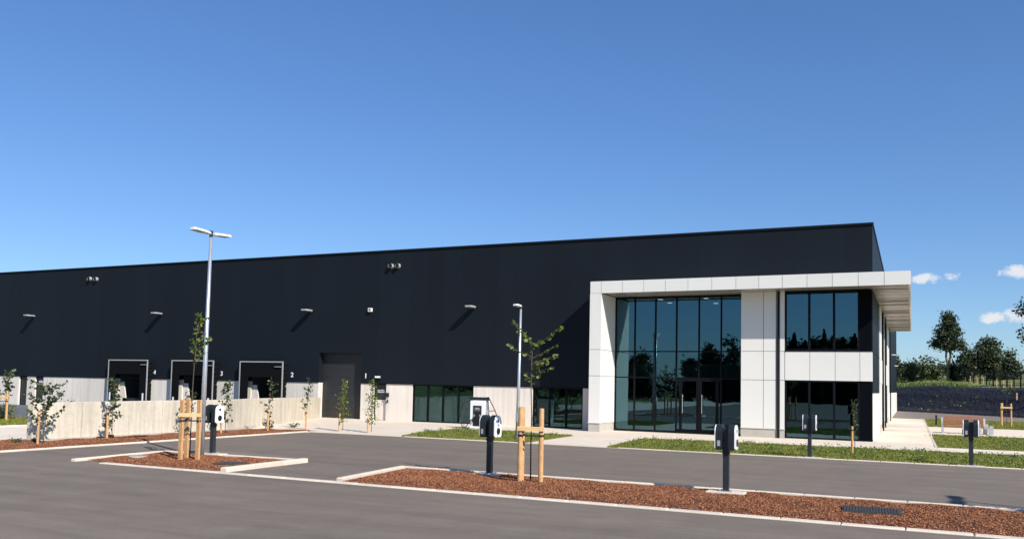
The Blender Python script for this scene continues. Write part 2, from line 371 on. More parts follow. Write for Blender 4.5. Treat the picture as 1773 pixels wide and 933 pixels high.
# mulch beds: a low uneven mound with loose bark chips on it
def mulch(poly_fn, x0,x1,y0,y1, zc, dens, seed, nm='mulch_bed'):
    rng = np.random.default_rng(seed)
    st = .22; gx = np.linspace(x0,x1,max(3,int((x1-x0)/st))); gy = np.linspace(y0,y1,max(3,int((y1-y0)/st)))
    def hz(x,y):
        e = poly_fn(x,y)
        return np.where(e>0, .012+zc*np.clip(e/.35,0,1)*(1+.35*np.sin(x*2.3+seed)*np.cos(y*3.1+x)+.2*np.sin(x*6.1+y*4.3)), -.12)
    X,Y = np.meshgrid(gx,gy); Z = hz(X,Y)
    V = np.stack([X.ravel(),Y.ravel(),Z.ravel()],1); a = len(gx)
    F = [(j*a+i,j*a+i+1,(j+1)*a+i+1,(j+1)*a+i) for j in range(len(gy)-1) for i in range(a-1)]
    link(nm, fast_mesh(nm, V, F, 'mulch'))['kind'] = 'structure'
    n = int((x1-x0)*(y1-y0)*dens)
    px = rng.uniform(x0,x1,n); py_ = rng.uniform(y0,y1,n); e = poly_fn(px,py_); k = e > .02
    px, py_ = px[k], py_[k]; pz = hz(px,py_)+.010
    V,F = leaves(np.stack([px,py_,pz],1), .027, rng, flat=.35, aspect=.6)
    link('bark_chips', fast_mesh('bark_chips', V, F, 'chip'))['kind'] = 'stuff'
box_e = lambda a,b,c,d: (lambda x,y: np.minimum(np.minimum(x-a,b-x), np.minimum(y-c,d-y)))
mulch(lambda x,y: np.minimum(np.minimum(x-(-12.10+(19.3-y)*.11),10.8-x), np.minimum(y-15.97,19.32-y)), -12.1,10.5,15.97,19.32, .055, 2300, 3)
mulch(lambda x,y: np.minimum(np.minimum(x-(-20.42-(y-18.9)*.084)+np.clip(y-15.97,0,1)*.0, -15.42-x), np.minimum(y-15.97+np.clip(x+19.5,-9,0)*.15, 19.0-y+.03*(x+20))), -20.45,-15.2,15.97,19.1, .055, 2300, 5)
wall_x = lambda y: np.where(y < 19.2, -27.9, np.where(y < 27.5, -26.8, -26.8))
mulch(lambda x,y: np.minimum(np.minimum(x-wall_x(y)+.02, -24.26-x), np.minimum(y-4, (31.2-y)-(-24.2-x)*.55-.0)), -28.0,-24.26,8,31.2, .06, 1300, 7)

# lawns
def lawn(name, poly, seed, dens=420, h=.075, mt='grass', z=.028, weeds=60):
    rng = np.random.default_rng(seed)
    P = np.array(poly); x0,y0 = P.min(0); x1,y1 = P.max(0)
    def inside(x,y):
        r = np.zeros(len(x), bool); j = len(P)-1
        for i in range(len(P)):
            xi,yi = P[i]; xj,yj = P[j]
            c = ((yi>y)!=(yj>y)) & (x < (xj-xi)*(y-yi)/((yj-yi) if yj!=yi else 1e-9)+xi); r ^= c; j = i
        return r
    sheet(name, poly, z, mt, .15)
    n = int((x1-x0)*(y1-y0)*dens); x = rng.uniform(x0,x1,n); y = rng.uniform(y0,y1,n)
    thin = np.sin(x*1.7+seed)*np.sin(y*2.1+x*.6)+rng.normal(size=n)*.5
    k = inside(x,y) & (thin > -.9); x, y = x[k], y[k]; n = len(x)
    hh = h*(.4+.8*rng.random(n))*(1+.35*np.sin(x*2.1)*np.cos(y*1.7)); w = .012+.012*rng.random(n); a = rng.uniform(0,2*np.pi,n)
    lx = rng.normal(size=n)*.35*hh; ly = rng.normal(size=n)*.35*hh
    V = np.stack([np.stack([x-np.cos(a)*w, y-np.sin(a)*w, np.full(n,z-.01)],1), np.stack([x+np.cos(a)*w, y+np.sin(a)*w, np.full(n,z-.01)],1), np.stack([x+lx, y+ly, z+hh],1)],1).reshape(-1,3)
    link('grass_blades', fast_mesh('grass_blades', V, np.arange(3*n).reshape(n,3), 'blade'))['kind'] = 'stuff'
    if weeds:
        m = int(weeds); wx = rng.uniform(x0,x1,m); wy = rng.uniform(y0,y1,m); k = inside(wx,wy); wx, wy = wx[k], wy[k]; C = []
        for a_,b_ in zip(wx,wy):
            q = rng.integers(8,34); r = rng.uniform(.06,.28)
            C.append(np.stack([a_+rng.normal(size=q)*r, b_+rng.normal(size=q)*r*.7, z+.02+np.abs(rng.normal(size=q))*.06],1))
        if C:
            V,F = leaves(np.concatenate(C), .07, rng, flat=.3, aspect=.55)
            link('weeds', fast_mesh('weeds', V, F, 'weed'))['kind'] = 'stuff'
lawn('lawn_left_of_entrance', [(-19.9,32.1),(-19.4,30.55),(-13.7,30.55),(-13.9,36.3),(-18.0,37.3),(-20.3,37.0),(-20.4,34.5)], 11, 460, .06, weeds=60)
lawn('lawn_by_car_park', [(-10.35,30.55),(13,30.55),(13,36.85),(-6.6,36.8),(-10.7,36.6)], 12, 430, .058, weeds=300)
lawn('lawn_by_bench', [(1.0,39.95),(14,39.95),(14,51.5),(1.0,51.5)], 13, 280, .065, weeds=200)
lawn('lawn_behind_bench', [(1.0,63.7),(16,63.7),(16,78.8),(1.0,80.3)], 14, 120, .12, weeds=60)
lawn('lawn_far_left', [(-62,18),(-35.95,18),(-35.95,29.4),(-62,29.4)], 15, 120, .10, weeds=60, z=.04)

# dark weed-control sheet on the bank
mx_, my_ = np.linspace(-30,32,110), np.linspace(-.4,8.2,36)
V = []
for s in my_:
    for x in mx_:
        y = bank_base(x)+s; z = -.06+2.75*sm(s/7.5)+.22*math.exp(-((x-3)/2.2)**2)*sm(s/7)
        z += .24+.035*math.sin(s*3.1+.5*math.sin(x*.9)+.12*x)+.02*math.sin(x*1.9+s*2.3)-(.26 if s < 0 else 0)
        V.append((x,y,z))
a = len(mx_); F = [(j*a+i,j*a+i+1,(j+1)*a+i+1,(j+1)*a+i) for j in range(len(my_)-1) for i in range(a-1)]
mb = MB(); mb.v = V; mb.f = F; mb.mi = [0]*len(F); tag(mb.build('bank_sheeting', 'membrane', smooth=True), kind='structure')
rng = np.random.default_rng(5); C = []
for _ in range(45):
    x = rng.uniform(-2,14); s = rng.uniform(.5,8)*(1 if x > 6 else 1)
    if x > 6 and rng.random() < .6: continue
    q = rng.integers(3,12); C.append(np.stack([x+rng.normal(size=q)*.12, bank_base(x)+s+rng.normal(size=q)*.1, np.full(q, .22+2.75*sm(s/7.5))+np.abs(rng.normal(size=q))*.08],1))
for _ in range(700):      # rough weeds along the top of the bank
    x = rng.uniform(-3,7 if rng.random() < .8 else 14); s = rng.uniform(7.8,14); q = rng.integers(6,16)
    C.append(np.stack([x+rng.normal(size=q)*.25, bank_base(x)+s+rng.normal(size=q)*.3, terr(x,bank_base(x)+s)+.05+np.abs(rng.normal(size=q))*(.32 if x < 6 else .12)],1))
V,F = leaves(np.concatenate(C), .22, rng, flat=1.0, aspect=.35)
link('bank_weeds', fast_mesh('bank_weeds', V, F, 'weed'))['kind'] = 'stuff'

# ================================================================== WAREHOUSE
FA = 42.4; FT = 10.0; PZ = 2.15
wh = tag(empty('warehouse', (-34,FA,0)), 'long anthracite clad warehouse with concrete plinth and numbered loading docks', 'warehouse')
whp = empty('dummy')  # world-space offset holder, removed below
bpy.data.objects.remove(whp)
wh.location = (0,0,0)
XR = -1.6; XL = -96.0
G0, G1, GZ = -33.04, -29.91, 3.97            # garage opening
docks = [(-50.99,-47.18,3.44,'4',-46.93), (-44.97,-41.23,3.44,'3',-40.89), (-39.02,-35.50,3.41,'2',-35.09)]
dopen = [(a+.62,b-.62) for a,b,_,_,_ in docks]; DZ = 2.75
edges = set([XR, XL, G0, G1]+[v for d in dopen for v in d])
def seg(a,b,step):
    n = max(1, round((b-a)/step)); return [(a+(b-a)*i/n, a+(b-a)*(i+1)/n) for i in range(n)]
edges |= {-14.2}
ed = sorted(edges)
for a,b in zip(ed[:-1], ed[1:]):
    zb = PZ
    if abs(a-G0) < .01: zb = GZ
    if any(abs(a-d[0]) < .01 for d in dopen): zb = DZ
    if a > -14.3: zb = 7.0
    for x0,x1 in seg(a,b,1.12):
        cube('cladding_panel', 'clad', wh, x0+.0015, x1-.0015, FA, FA+.12, zb+.004, FT, .006)
cube('roof_trim', 'trim', wh, XL-.05, XR+.05, FA-.06, FA+.3, FT+.003, FT+.10)
cube('drip_trim', 'trim', wh, XL, G0, FA-.03, FA+.0, PZ-.005, PZ+.045)
cube('drip_trim', 'trim', wh, G1, -15.0, FA-.03, FA+.0, PZ-.005, PZ+.045)
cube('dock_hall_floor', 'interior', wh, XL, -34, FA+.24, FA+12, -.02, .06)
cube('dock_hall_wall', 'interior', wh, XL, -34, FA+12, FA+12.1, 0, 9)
cube('roof', 'trim', wh, XL, XR-.02, FA+.31, 111, FT-.25, FT-.05)
for x0,x1 in seg(FA+.12,111,4.6):            # gable side, clad lengthwise
    cube('side_cladding_panel', 'clad', wh, XR-.13, XR-.01, x0+.005, x1-.005, 2.2, FT)
    cube('side_plinth_panel', 'plinth_panel', wh, XR-.11, XR, x0+.005, x1-.005, -.1, 2.195)
cube('side_trim', 'trim', wh, XR-.3, XR+.04, FA+.31, 111.05, FT+.003, FT+.10)
cube('rear_wall', 'clad', wh, XL, XR-.14, 111, 111.1, -.1, FT-.26)
cube('end_wall', 'clad', wh, XL-.1, XL-.01, FA+.12, 111, -.1, FT)
# concrete plinth panels between the openings
D1 = (-61.0,-60.1); D2 = (-59.17,-58.27); PD = (-28.98,-28.10); W1 = (-26.28,-22.28); W2 = (-18.65,-15.75)
opens = sorted([D1,D2,PD,W1,W2,(G0,G1)]+dopen)
x = XL
for a,b in opens+[(-14.2,0)]:
    for x0,x1 in seg(x,a,3.4):
        cube('plinth_panel', 'plinth_panel', wh, x0+.008, x1-.008, FA+.02, FA+.24, -.1, PZ-.01)
    x = b
# garage
for sx in (0,1):
    xa = G0-.14 if sx == 0 else G1+.004
    cube('garage_jamb', 'plinth_panel' , wh, xa, xa+.136, FA+.24, FA+.45, -.1, PZ-.01)
    cube('garage_jamb_upper', 'clad', wh, xa, xa+.136, FA+.12, FA+.45, PZ, GZ)
cube('garage_lintel', 'clad', wh, G0-.1, G1+.1, FA+.121, FA+.45, GZ+.02, GZ+.3)
gd = empty('garage_door'); gd.parent = wh
for i in range(8):
    cube('door_section', 'door', gd, G0-.1, G1+.1, FA+.42, FA+.46, .0+i*.5, .494+i*.5 if i < 7 else GZ+.1)
cube('door_seal', 'black', gd, G0-.1, G1+.1, FA+.40, FA+.44, -.02, .03)
# personnel doors
def pdoor(a, b, kind):
    d = empty('personnel_door'); d.parent = wh
    cube('door_frame', 'frame', d, a, a+.06, FA+.14, FA+.22, 0, PZ-.06); cube('door_frame', 'frame', d, b-.06, b, FA+.14, FA+.22, 0, PZ-.06)
    cube('door_frame', 'frame', d, a, b, FA+.14, FA+.22, PZ-.058, PZ+.0)
    if kind == 'sign':
        cube('door_leaf', 'plinth_panel', d, a+.062, b-.062, FA+.16, FA+.20, .02, 1.2)
        cube('door_glass', 'door', d, a+.062, b-.062, FA+.155, FA+.20, 1.204, PZ-.062)
        mb = MB(); r = random.Random(4)
        for row, (z, h, n) in enumerate(((1.74,.055,8),(1.63,.075,7))):       # two lines of white lettering, too small to read
            xx = a+.2
            for k in range(n):
                w = r.uniform(.035,.055) if row == 0 else .06
                mb.box(xx, xx+w*.3, FA+.149, FA+.154, z, z+h); mb.box(xx, xx+w, FA+.149, FA+.154, z, z+h*.28) if k % 2 else mb.box(xx, xx+w, FA+.149, FA+.154, z+h*.7, z+h)
                mb.box(xx+w*.68, xx+w, FA+.149, FA+.154, z+h*(.3 if k % 2 else 0), z+h*(1 if k % 3 else .69)); xx += w+.018
        mb.build('door_lettering', 'paper', d)
    else:
        cube('door_leaf', 'door', d, a+.062, b-.062, FA+.16, FA+.20, .02, PZ-.062)
        if kind == 'label': 
            mb = MB().box(a+.25, b-.2, FA+.152, FA+.158, 1.72, 1.80).box(a+.32, b-.27, FA+.152, FA+.158, 1.86, 1.90); mb.build('door_lettering', 'paper', d)
    MB().box(b-.16, b-.12, FA+.10, FA+.155, .95, 1.12).build('door_handle', 'galv', d)
pdoor(*D1, 'plain'); pdoor(*D2, 'label'); pdoor(*PD, 'sign')
cube('intercom', 'black', wh, -28.08, -27.88, FA-.06, FA+.015, 1.38, 1.62); cube('card_reader', 'black', wh, -28.0, -27.92, FA-.04, FA+.015, 1.05, 1.22)
# low window strips
def strip(a, b, n, z0, z1, y, parent, nm='window', gm='glass_low', mull=.09, dep=.12):
    w = empty(nm); w.parent = parent
    mb = MB().box(a,b,y,y+dep,z0,z0+.07).box(a,b,y,y+dep,z1-.07,z1); 
    for i in range(n+1):
        xm = a+(b-a)*i/n; xl = xm-mull/2 if 0 < i < n else (a if i == 0 else b-mull*.7); mb.box(xl, xl+(mull if 0 < i < n else mull*.7), y+.002, y+dep-.002, z0+.07, z1-.07)
    mb.build('window_frame', 'frame', w)
    for i in range(n):
        x0 = a+(b-a)*i/n; x1 = a+(b-a)*(i+1)/n
        cube('pane', gm, w, x0+mull*.4, x1-mull*.4, y+dep*.5, y+dep*.5+.008, z0+.06, z1-.06)
    return w
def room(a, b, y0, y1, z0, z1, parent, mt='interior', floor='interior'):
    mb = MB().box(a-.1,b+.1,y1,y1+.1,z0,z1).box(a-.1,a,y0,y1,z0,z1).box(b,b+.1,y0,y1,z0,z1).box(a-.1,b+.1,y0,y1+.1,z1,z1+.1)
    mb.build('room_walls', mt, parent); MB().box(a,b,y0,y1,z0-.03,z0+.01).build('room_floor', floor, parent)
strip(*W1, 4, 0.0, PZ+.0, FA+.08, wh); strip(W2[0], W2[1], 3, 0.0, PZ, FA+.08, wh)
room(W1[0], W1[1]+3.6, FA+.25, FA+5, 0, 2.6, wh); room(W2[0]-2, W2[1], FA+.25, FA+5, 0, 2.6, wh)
cube('interior_screen', 'interior_pale', wh, -26.1, -23.9, FA+.5, FA+.56, .03, 1.36)
cube('interior_screen', 'interior_pale', wh, -26.9, -25.6, FA+2.5, FA+2.56, .03, 1.5)

# loading docks
def text(name, s, size, mt, parent, x, y, z, ext=.008):
    cu = bpy.data.curves.new(name, 'FONT'); cu.body = s; cu.size = size; cu.extrude = ext; cu.align_x = 'CENTER'; cu.offset = .008
    t = bpy.data.objects.new(name, cu); COL.objects.link(t); bpy.context.view_layer.update()
    me = bpy.data.meshes.new_from_object(t.evaluated_get(bpy.context.evaluated_depsgraph_get())); bpy.data.objects.remove(t)
    me.materials.clear(); me.materials.append(M[mt]); o = link(name, me, parent, (x,y,z)); o.rotation_euler = (rad(90),0,0); return o
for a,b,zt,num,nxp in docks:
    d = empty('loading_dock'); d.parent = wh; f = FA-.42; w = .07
    mb = MB().box(a,a+w,f,f+.05,.0,zt).box(b-w,b,f,f+.05,.0,zt).box(a+w,b-w,f,f+.05,zt-w,zt); mb.build('dock_frame', 'fitting', d)
    mb = MB().box(a+.03,b-.03,f+.06,FA-.002,zt-.05,zt+.05)                    # hood
    mb.build('dock_hood', 'trim', d)
    # pleated fabric sides
    for sx in (a+.02, b-.02):
        mb = MB(); n = 22; p = []
        for i in range(n+1):
            zz = .05+(zt-.15)*i/n; off = (.03 if i % 2 else -.03)*(1 if i > n*.5 else .4)
            mb_y = [(f+.055, 0), (FA-.003, 0)]
            p.append((zz, off))
        for (z0_,o0),(z1_,o1) in zip(p[:-1], p[1:]):
            sag = .10 if z0_ > zt*.5 else .02
            mb.add([(sx+o0,f+.055,z0_),(sx+o0,FA-.003,z0_+sag),(sx+o1,FA-.003,z1_+sag),(sx+o1,f+.055,z1_)], [(0,1,2,3)])
        mb.build('dock_side_fabric', 'curtain', d)
    mb = MB().box(a+w,a+.72,f+.02,f+.05,.0,zt-w).box(b-.72,b-w,f+.02,f+.05,.0,zt-w).box(a+.72,b-.72,f+.02,f+.05,zt-1.0,zt-w)
    mb.build('dock_curtain', 'curtain', d)
    for xx in (a+.2, b-.42): cube('guide_stripe', 'paper', d, xx, xx+.13, f+.008, f+.018, .62, 1.16 if num == '4' else .98)
    cube('dock_lamp', 'galv', d, b-.62, b-.1, f-.06, f-.01, zt-.36, zt-.32)
    # sunlit part of the left reveal, put in as a pale wedge-shaped slab
    MB().prism([(a+.66,0),(a+1.42,0),(a+1.0,1.9),(a+.66,1.9)], FA+.10, FA+.18, 'y').build('dock_sun_patch', 'plinth_panel', d); cube('dock_leveller', 'door', d, a+.95, b-.7, FA+.1, FA+2.2, .55, .78)
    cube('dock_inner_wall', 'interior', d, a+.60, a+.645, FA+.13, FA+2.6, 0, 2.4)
    text('dock_number', num, .40, 'paper', wh, nxp, FA-.012, 2.46)
text('dock_number', '1', .40, 'paper', wh, -29.55, FA-.012, 2.47)

# wall lamps, vents, small fittings: parts of the facade
for X,Z in ((-59.59,6.66),(-46.52,6.61),(-33.77,6.58),(-22.34,6.57)):
    w = empty('wall_lamp', (X,FA,Z)); w.parent = wh
    MB().tube([(0,0,-.03),(0,-.2,.0)], .05, 8).build('lamp_arm', 'galv', w)
    mb = MB().prism([(-.16,-.10),(.16,-.10),(.21,-.45),(.17,-.78),(-.17,-.78),(-.21,-.45)], -.04, .05); mb.build('lamp_head', 'fitting', w)
    MB().box(-.12,.12,-.7,-.2,-.052,-.042).build('lamp_lens', 'lamp_under', w)
for X,Z in ((-53.72,9.25),(-53.06,9.2),(-27.93,9.13),(-27.45,9.12)):
    mb = MB(); mb.tube([(X,FA+.02,Z),(X,FA-.20,Z)], .145, 18, cap=False); mb.build('vent_pipe', 'fitting', wh)
    MB().tube([(X,FA-.19,Z),(X,FA-.02,Z)], .118, 18).build('vent_throat', 'black', wh)
cube('wall_sensor', 'lamp_head', wh, -29.45, -29.21, FA-.14, FA-.001, 6.44, 6.66); MB().tube([(-29.33,FA-.15,6.55),(-29.33,FA-.13,6.55)], .06, 10).build('sensor_eye', 'unit', wh)
el = empty('door_light'); el.parent = wh
cube('light_body', 'unit', el, -28.92, -28.42, FA-.1, FA-.001, 2.44, 2.66); cube('light_cover', 'paper', el, -28.82, -28.46, FA-.13, FA-.102, 2.50, 2.60)
for Y,Z in ((58.5,8.7),): MB().tube([(XR-.01,Y,Z),(XR+.18,Y,Z)], .12, 12).build('side_vent', 'lamp_head', wh)
for Y,Z in ((84,5.6),(98,5.0)):
    MB().box(XR,XR+.35,Y-.12,Y+.12,Z-.05,Z+.05).build('side_lamp', 'lamp_head', wh)

# ================================================================== OFFICE BLOCK
of = tag(empty('office_block'), 'white panelled office block with projecting canopy and glazed two storey atrium', 'office')
PY = 40.5; BZ0, BZ1 = 6.95, 7.55; AG = 42.8; WY = 41.9; J = .009
PX0, PX1 = -14.72, -14.12
beamx = [PX0,-14.12,-13.02,-11.93,-10.84,-9.73,-8.59,-7.46,-6.41,-5.36,-4.28,-3.2,-2.12,-1.06,0.0]
for a,b in zip(beamx[:-1], beamx[1:]): cube('fascia_panel', 'white', of, a+J, b-J, PY, PY+.06, BZ0, BZ1, 0)
cube('fascia_core', 'trim', of, PX0+.02, -.02, PY+.061, PY+.25, BZ0+.01, BZ1-.02)
for y0,y1 in seg(PY+.062,72,1.1): cube('fascia_panel', 'white', of, -.06, 0, y0+J, y1-J, BZ0, BZ1)
for y0,y1 in seg(PY+.062,FA,.95): cube('fascia_panel', 'white', of, PX0, PX0+.06, y0+J, y1-J, BZ0, BZ1)
cube('roof', 'white', of, PX0+.06, -.06, PY+.06, 72, BZ1-.10, BZ1-.012)
cube('end_fascia', 'white', of, XR-.5, 0, 72.0, 72.06, BZ0, BZ1)
# soffits
cube('front_soffit', 'soffit', of, PX0+.6, XR, PY+.26, AG+.1, BZ0+.02, BZ0+.06)
mb = MB(); y = PY+.28; rs = random.Random(8)
while y < 71.5:
    a_, b_ = rs.uniform(.004,.010), rs.uniform(.013,.024); a_, b_ = (a_, b_) if rs.random() < .7 else (b_, a_)
    mb.add([(XR+.01,y,BZ0+a_),(-.12,y,BZ0+a_),(-.12,y+.30,BZ0+b_),(XR+.01,y+.30,BZ0+b_),(XR+.01,y,BZ0+.06),(-.12,y,BZ0+.06),(-.12,y+.30,BZ0+.06),(XR+.01,y+.30,BZ0+.06)],
           [(0,3,2,1),(4,5,6,7),(0,1,5,4),(1,2,6,5),(2,3,7,6),(3,0,4,7)]); y += .32
tag(mb.build('soffit_slats', 'soffit', of), kind='stuff')
cube('soffit_backing', 'trim', of, XR, -.07, PY+.26, 71.9, BZ0+.07, BZ0+.10)
cube('soffit_edge', 'soffit', of, -.118, -.062, PY+.26, 71.9, BZ0+.004, BZ0+.05)
# left pillar of the portal
for z0,z1 in ((.45,2.78),(2.80,4.10),(4.12,BZ0-.012)): cube('wall_panel', 'white', of, PX0, PX1, PY, AG+.1, z0, z1)
cube('panel_core', 'trim', of, PX0+.06, PX1-.06, PY+.06, AG-.02, .1, BZ0)
cube('ledge', 'white', of, PX0-.05, PX1+.02, PY-.03, AG-.02, .425, .449)
cube('plinth', 'concrete_smooth', of, PX0, PX1-.01, PY+.01, AG-.04, -.1, .42)
# solid wall between atrium and corner windows
for x0,x1 in ((-7.46,-6.41),(-6.40,-5.83),(-5.65,-5.43)):
    for z0,z1 in ((.45,2.72),(2.74,4.09),(4.11,BZ0+.01)): cube('wall_panel', 'white', of, x0+.006, x1-.006, WY, WY+.08, z0, z1)
cube('panel_core', 'trim', of, -7.37, -5.43, WY+.081, WY+.3, 0, BZ0)
cube('wall_panel', 'white', of, -7.46, -7.38, WY+.082, AG, .45, BZ0+.01)
for x0,x1 in ((-7.46,-5.83),(-5.65,-5.43)): cube('plinth', 'concrete_smooth', of, x0, x1, WY+.01, WY+.079, -.1, .415); cube('ledge', 'white', of, x0-.01, x1+.01, WY-.03, WY+.075, .42, .446)
def pipe(x, y, z0, z1, parent=of, r=.045):
    MB().tube([(x,y,z0),(x,y,z1)], r, 10).build('downpipe', 'trim', parent)
cube('pipe_recess', 'soffit', of, -5.829, -5.651, WY+.05, WY+.08, -.1, BZ0)
pipe(-5.72, WY-.02, -.05, BZ0)
# white band between the floors, panel by panel
bx = [-5.42,-4.30,-3.19,-2.13,-1.62]
for a,b in zip(bx[:-1],bx[1:]): cube('wall_panel', 'white', of, a+.009, b-.009 if b < -1.7 else b, WY-.01, WY+.07, 2.745, 4.085)
for y0,y1 in seg(WY+.072,51.0,1.5): cube('wall_panel', 'white', of, -1.69, -1.62, y0+.005, y1-.005, 2.745, 4.085)
cube('band_top', 'trim', of, -5.42, -1.60, WY-.03, WY+.07, 4.088, 4.13); cube('band_top', 'trim', of, -1.69, -1.60, WY+.072, 51.0, 4.088, 4.13)
cube('floor_slab', 'interior', of, -5.4, -1.7, WY+.08, 50.9, 2.9, 3.9)
# corner windows, front
for z0,z1 in ((0.02,2.74),(4.13,6.92)):
    strip(-5.42, -2.15, 3, z0, z1, WY+.02, of, 'window', 'glass', .10, .12)
    cube('corner_panel', 'blackpanel', of, -2.148, -1.64, WY+.03, WY+.10, z0, z1)
    # side window
    w = empty('side_window'); w.parent = of
    mb = MB().box(-1.72,-1.62,WY+.1,50.9,z0,z0+.07).box(-1.72,-1.62,WY+.1,50.9,z1-.07,z1)
    for i in range(7): yy = WY+.1+(50.8-WY-.1)*i/6; mb.box(-1.72,-1.615,yy,yy+.09,z0+.07,z1-.07)
    mb.build('window_frame', 'frame', w)
    for i in range(6):
        y0 = WY+.1+(50.8-WY-.1)*i/6; y1 = WY+.1+(50.8-WY-.1)*(i+1)/6
        cube('pane', 'glass', w, -1.675, -1.667, y0+.05, y1+.03, z0+.06, z1-.06)
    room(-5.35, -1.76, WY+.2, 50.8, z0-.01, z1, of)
cube('sill', 'kerb', of, -5.43, -1.6, WY-.02, WY+.12, -.06, .018)
# side wall beyond the corner glazing
for (y0,y1) in ((51.0,54.0),(57.0,59.5),(66.0,72.0)):
    for z0,z1 in ((.45,2.72),(2.74,4.09),(4.11,BZ0)): cube('side_wall_panel', 'white', of, -1.66, -1.56, y0+.004, y1-.004, z0, z1)
    cube('side_plinth', 'concrete_smooth', of, -1.65, -1.565, y0, y1, -.1, .44)
for (y0,y1) in ((54.0,57.0),(59.5,66.0)):
    w = empty('side_window'); w.parent = of
    MB().box(-1.66,-1.575,y0,y1,4.11,4.2).box(-1.66,-1.575,y0,y0+.1,4.2,BZ0).box(-1.66,-1.575,y1-.1,y1,4.2,BZ0).box(-1.66,-1.575,y0,y0+.1,.1,2.7).box(-1.66,-1.575,y1-.1,y1,.1,2.7).box(-1.66,-1.575,(y0+y1)/2-.05,(y0+y1)/2+.05,4.2,BZ0).build('window_frame','frame',w)
    cube('pane','blackpanel',w,-1.64,-1.60,y0+.1,y1-.1,4.2,BZ0); cube('pane','blackpanel',w,-1.64,-1.60,y0+.1,y1-.1,.1,2.7)
    cube('side_wall_panel', 'white', of, -1.66, -1.56, y0+.004, y1-.004, 2.72, 4.10)
for Y in (54.4, 59.0, 73.0): pipe(-1.50, Y, .0, BZ0)
# atrium
AX0, AX1 = PX1, -7.46
at = empty('atrium_glazing'); at.parent = of
vx = [-14.09,-13.05,-11.95,-10.85,-9.70,-8.59,-7.50]; hz_ = [.03,2.76,4.11,6.90]
mb = MB()
for i,xm in enumerate(vx): mb.box(xm-.035, xm+.035, AG-.03, AG+.10, .03, 6.93)
for z in (.03,2.74,4.09,6.86): mb.box(AX0+.03, AX1-.0, AG-.02, AG+.09, z, z+.06)
for xm in (-10.62,-9.75,-8.78,-9.62): mb.box(xm-.07, xm+.07, AG-.01, AG+.08, .09, 2.74)
for a,b in ((-10.85,-9.7),(-9.7,-8.59)): mb.box(a,b,AG-.008,AG+.078,2.62,2.74); mb.box(a,b,AG-.008,AG+.078,.09,.2)
mb.build('glazing_frame', 'frame', at)
for a,b in zip(vx[:-1],vx[1:]):
    for z0,z1 in zip(hz_[:-1],hz_[1:]): cube('pane', 'glass', at, a+.03, b-.03, AG+.03, AG+.038, z0+.04, z1)
for xm in (-10.50,-9.52):
    MB().tube([(xm,AG-.09,1.0),(xm,AG-.10,1.4),(xm,AG-.09,1.95)], .013, 8).box(xm-.012,xm+.012,AG-.09,AG-.01,1.1,1.13).box(xm-.012,xm+.012,AG-.09,AG-.01,1.85,1.88).build('door_pull', 'fitting', at)
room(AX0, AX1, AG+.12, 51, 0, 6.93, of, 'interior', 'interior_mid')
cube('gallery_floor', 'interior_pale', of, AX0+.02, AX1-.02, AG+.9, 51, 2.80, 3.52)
cube('reception_desk', 'interior_mid', of, -12.9, -10.4, 47, 47.7, .01, 1.1)
cube('stair_wall', 'interior', of, -9.4, -7.6, 46, 46.15, .01, 2.7)
for k,(X,Y) in enumerate(((-12.0,43.9),(-12.0,45.8),(-9.6,43.9),(-9.65,46.6))):
    MB().tube([(X,Y,6.915),(X,Y,6.90)], .13, 14).build('downlight', 'downlight', of)

# ================================================================== RETAINING WALL
rw = tag(empty('retaining_wall'), 'low pale board marked concrete wall beside the dock yard', 'wall')
wp = [(-26.95,19.2),(-26.95,21.1),(-26.95,24.7),(-26.95,28.2),(-28.35,31.6),(-29.8,35.0),(-31.4,38.7),(-32.95,42.35)]
tp = [1.335,1.345,1.36,1.365,1.36,1.33,1.29,1.24]
for i in range(len(wp)-1):
    a = Vector(wp[i]); b = Vector(wp[i+1]); d = (b-a); L = d.length-.014; w = .13
    mb = MB(); vs = []
    for (t,zz) in ((0,tp[i]),(L,tp[i+1])): vs += [(t,-w,-.2),(t,w,-.2),(t,w,zz-.012),(t,w-.012,zz),(t,-w+.012,zz),(t,-w,zz-.012)]
    fs = [tuple(range(6))[::-1], tuple(range(6,12))]+[(k,(k+1)%6,6+(k+1)%6,6+k) for k in range(6)]
    mb.add(vs, fs); mb.build('wall_panel', 'concrete', rw, (a.x,a.y,0), math.atan2(d.y,d.x))
MB().prism([(-26.8,18.7),(-26.62,18.8),(-26.62,27.9),(-28.0,31.4),(-28.2,31.3),(-26.8,27.9)], -.1, .10).build('wall_footing', 'concrete_smooth', rw)

# ================================================================== STREET LAMPS
def head(mb, mbl, x0, sgn, z, L=.62, tilt=.0, yaw=0):
    pr = [(.0,-.09),(.22,-.15),(L-.05,-.14),(L,-.08),(L,.08),(L-.05,.14),(.22,.15),(0,.09)]
    ca, sa = math.cos(yaw), math.sin(yaw)
    def T(x,y,zz): X = x0+x; return (X*ca-y*sa, X*sa+y*ca, z+zz+tilt*x)
    n = len(pr); vs = [T(x,y,-.02) for x,y in pr]+[T(x*.98,y*.8,.045) for x,y in pr]
    mb.add(vs, [tuple(range(n))[::-1], tuple(range(n,2*n))]+[(i,(i+1)%n,n+(i+1)%n,n+i) for i in range(n)])
    q = [(.25,-.1),(L-.08,-.1),(L-.08,.1),(.25,.1)]
    mbl.add([T(x,y,-.021) for x,y in q]+[T(x,y,-.03) for x,y in q], [(3,2,1,0),(4,5,6,7),(0,1,5,4),(1,2,6,5),(2,3,7,6),(3,0,4,7)])
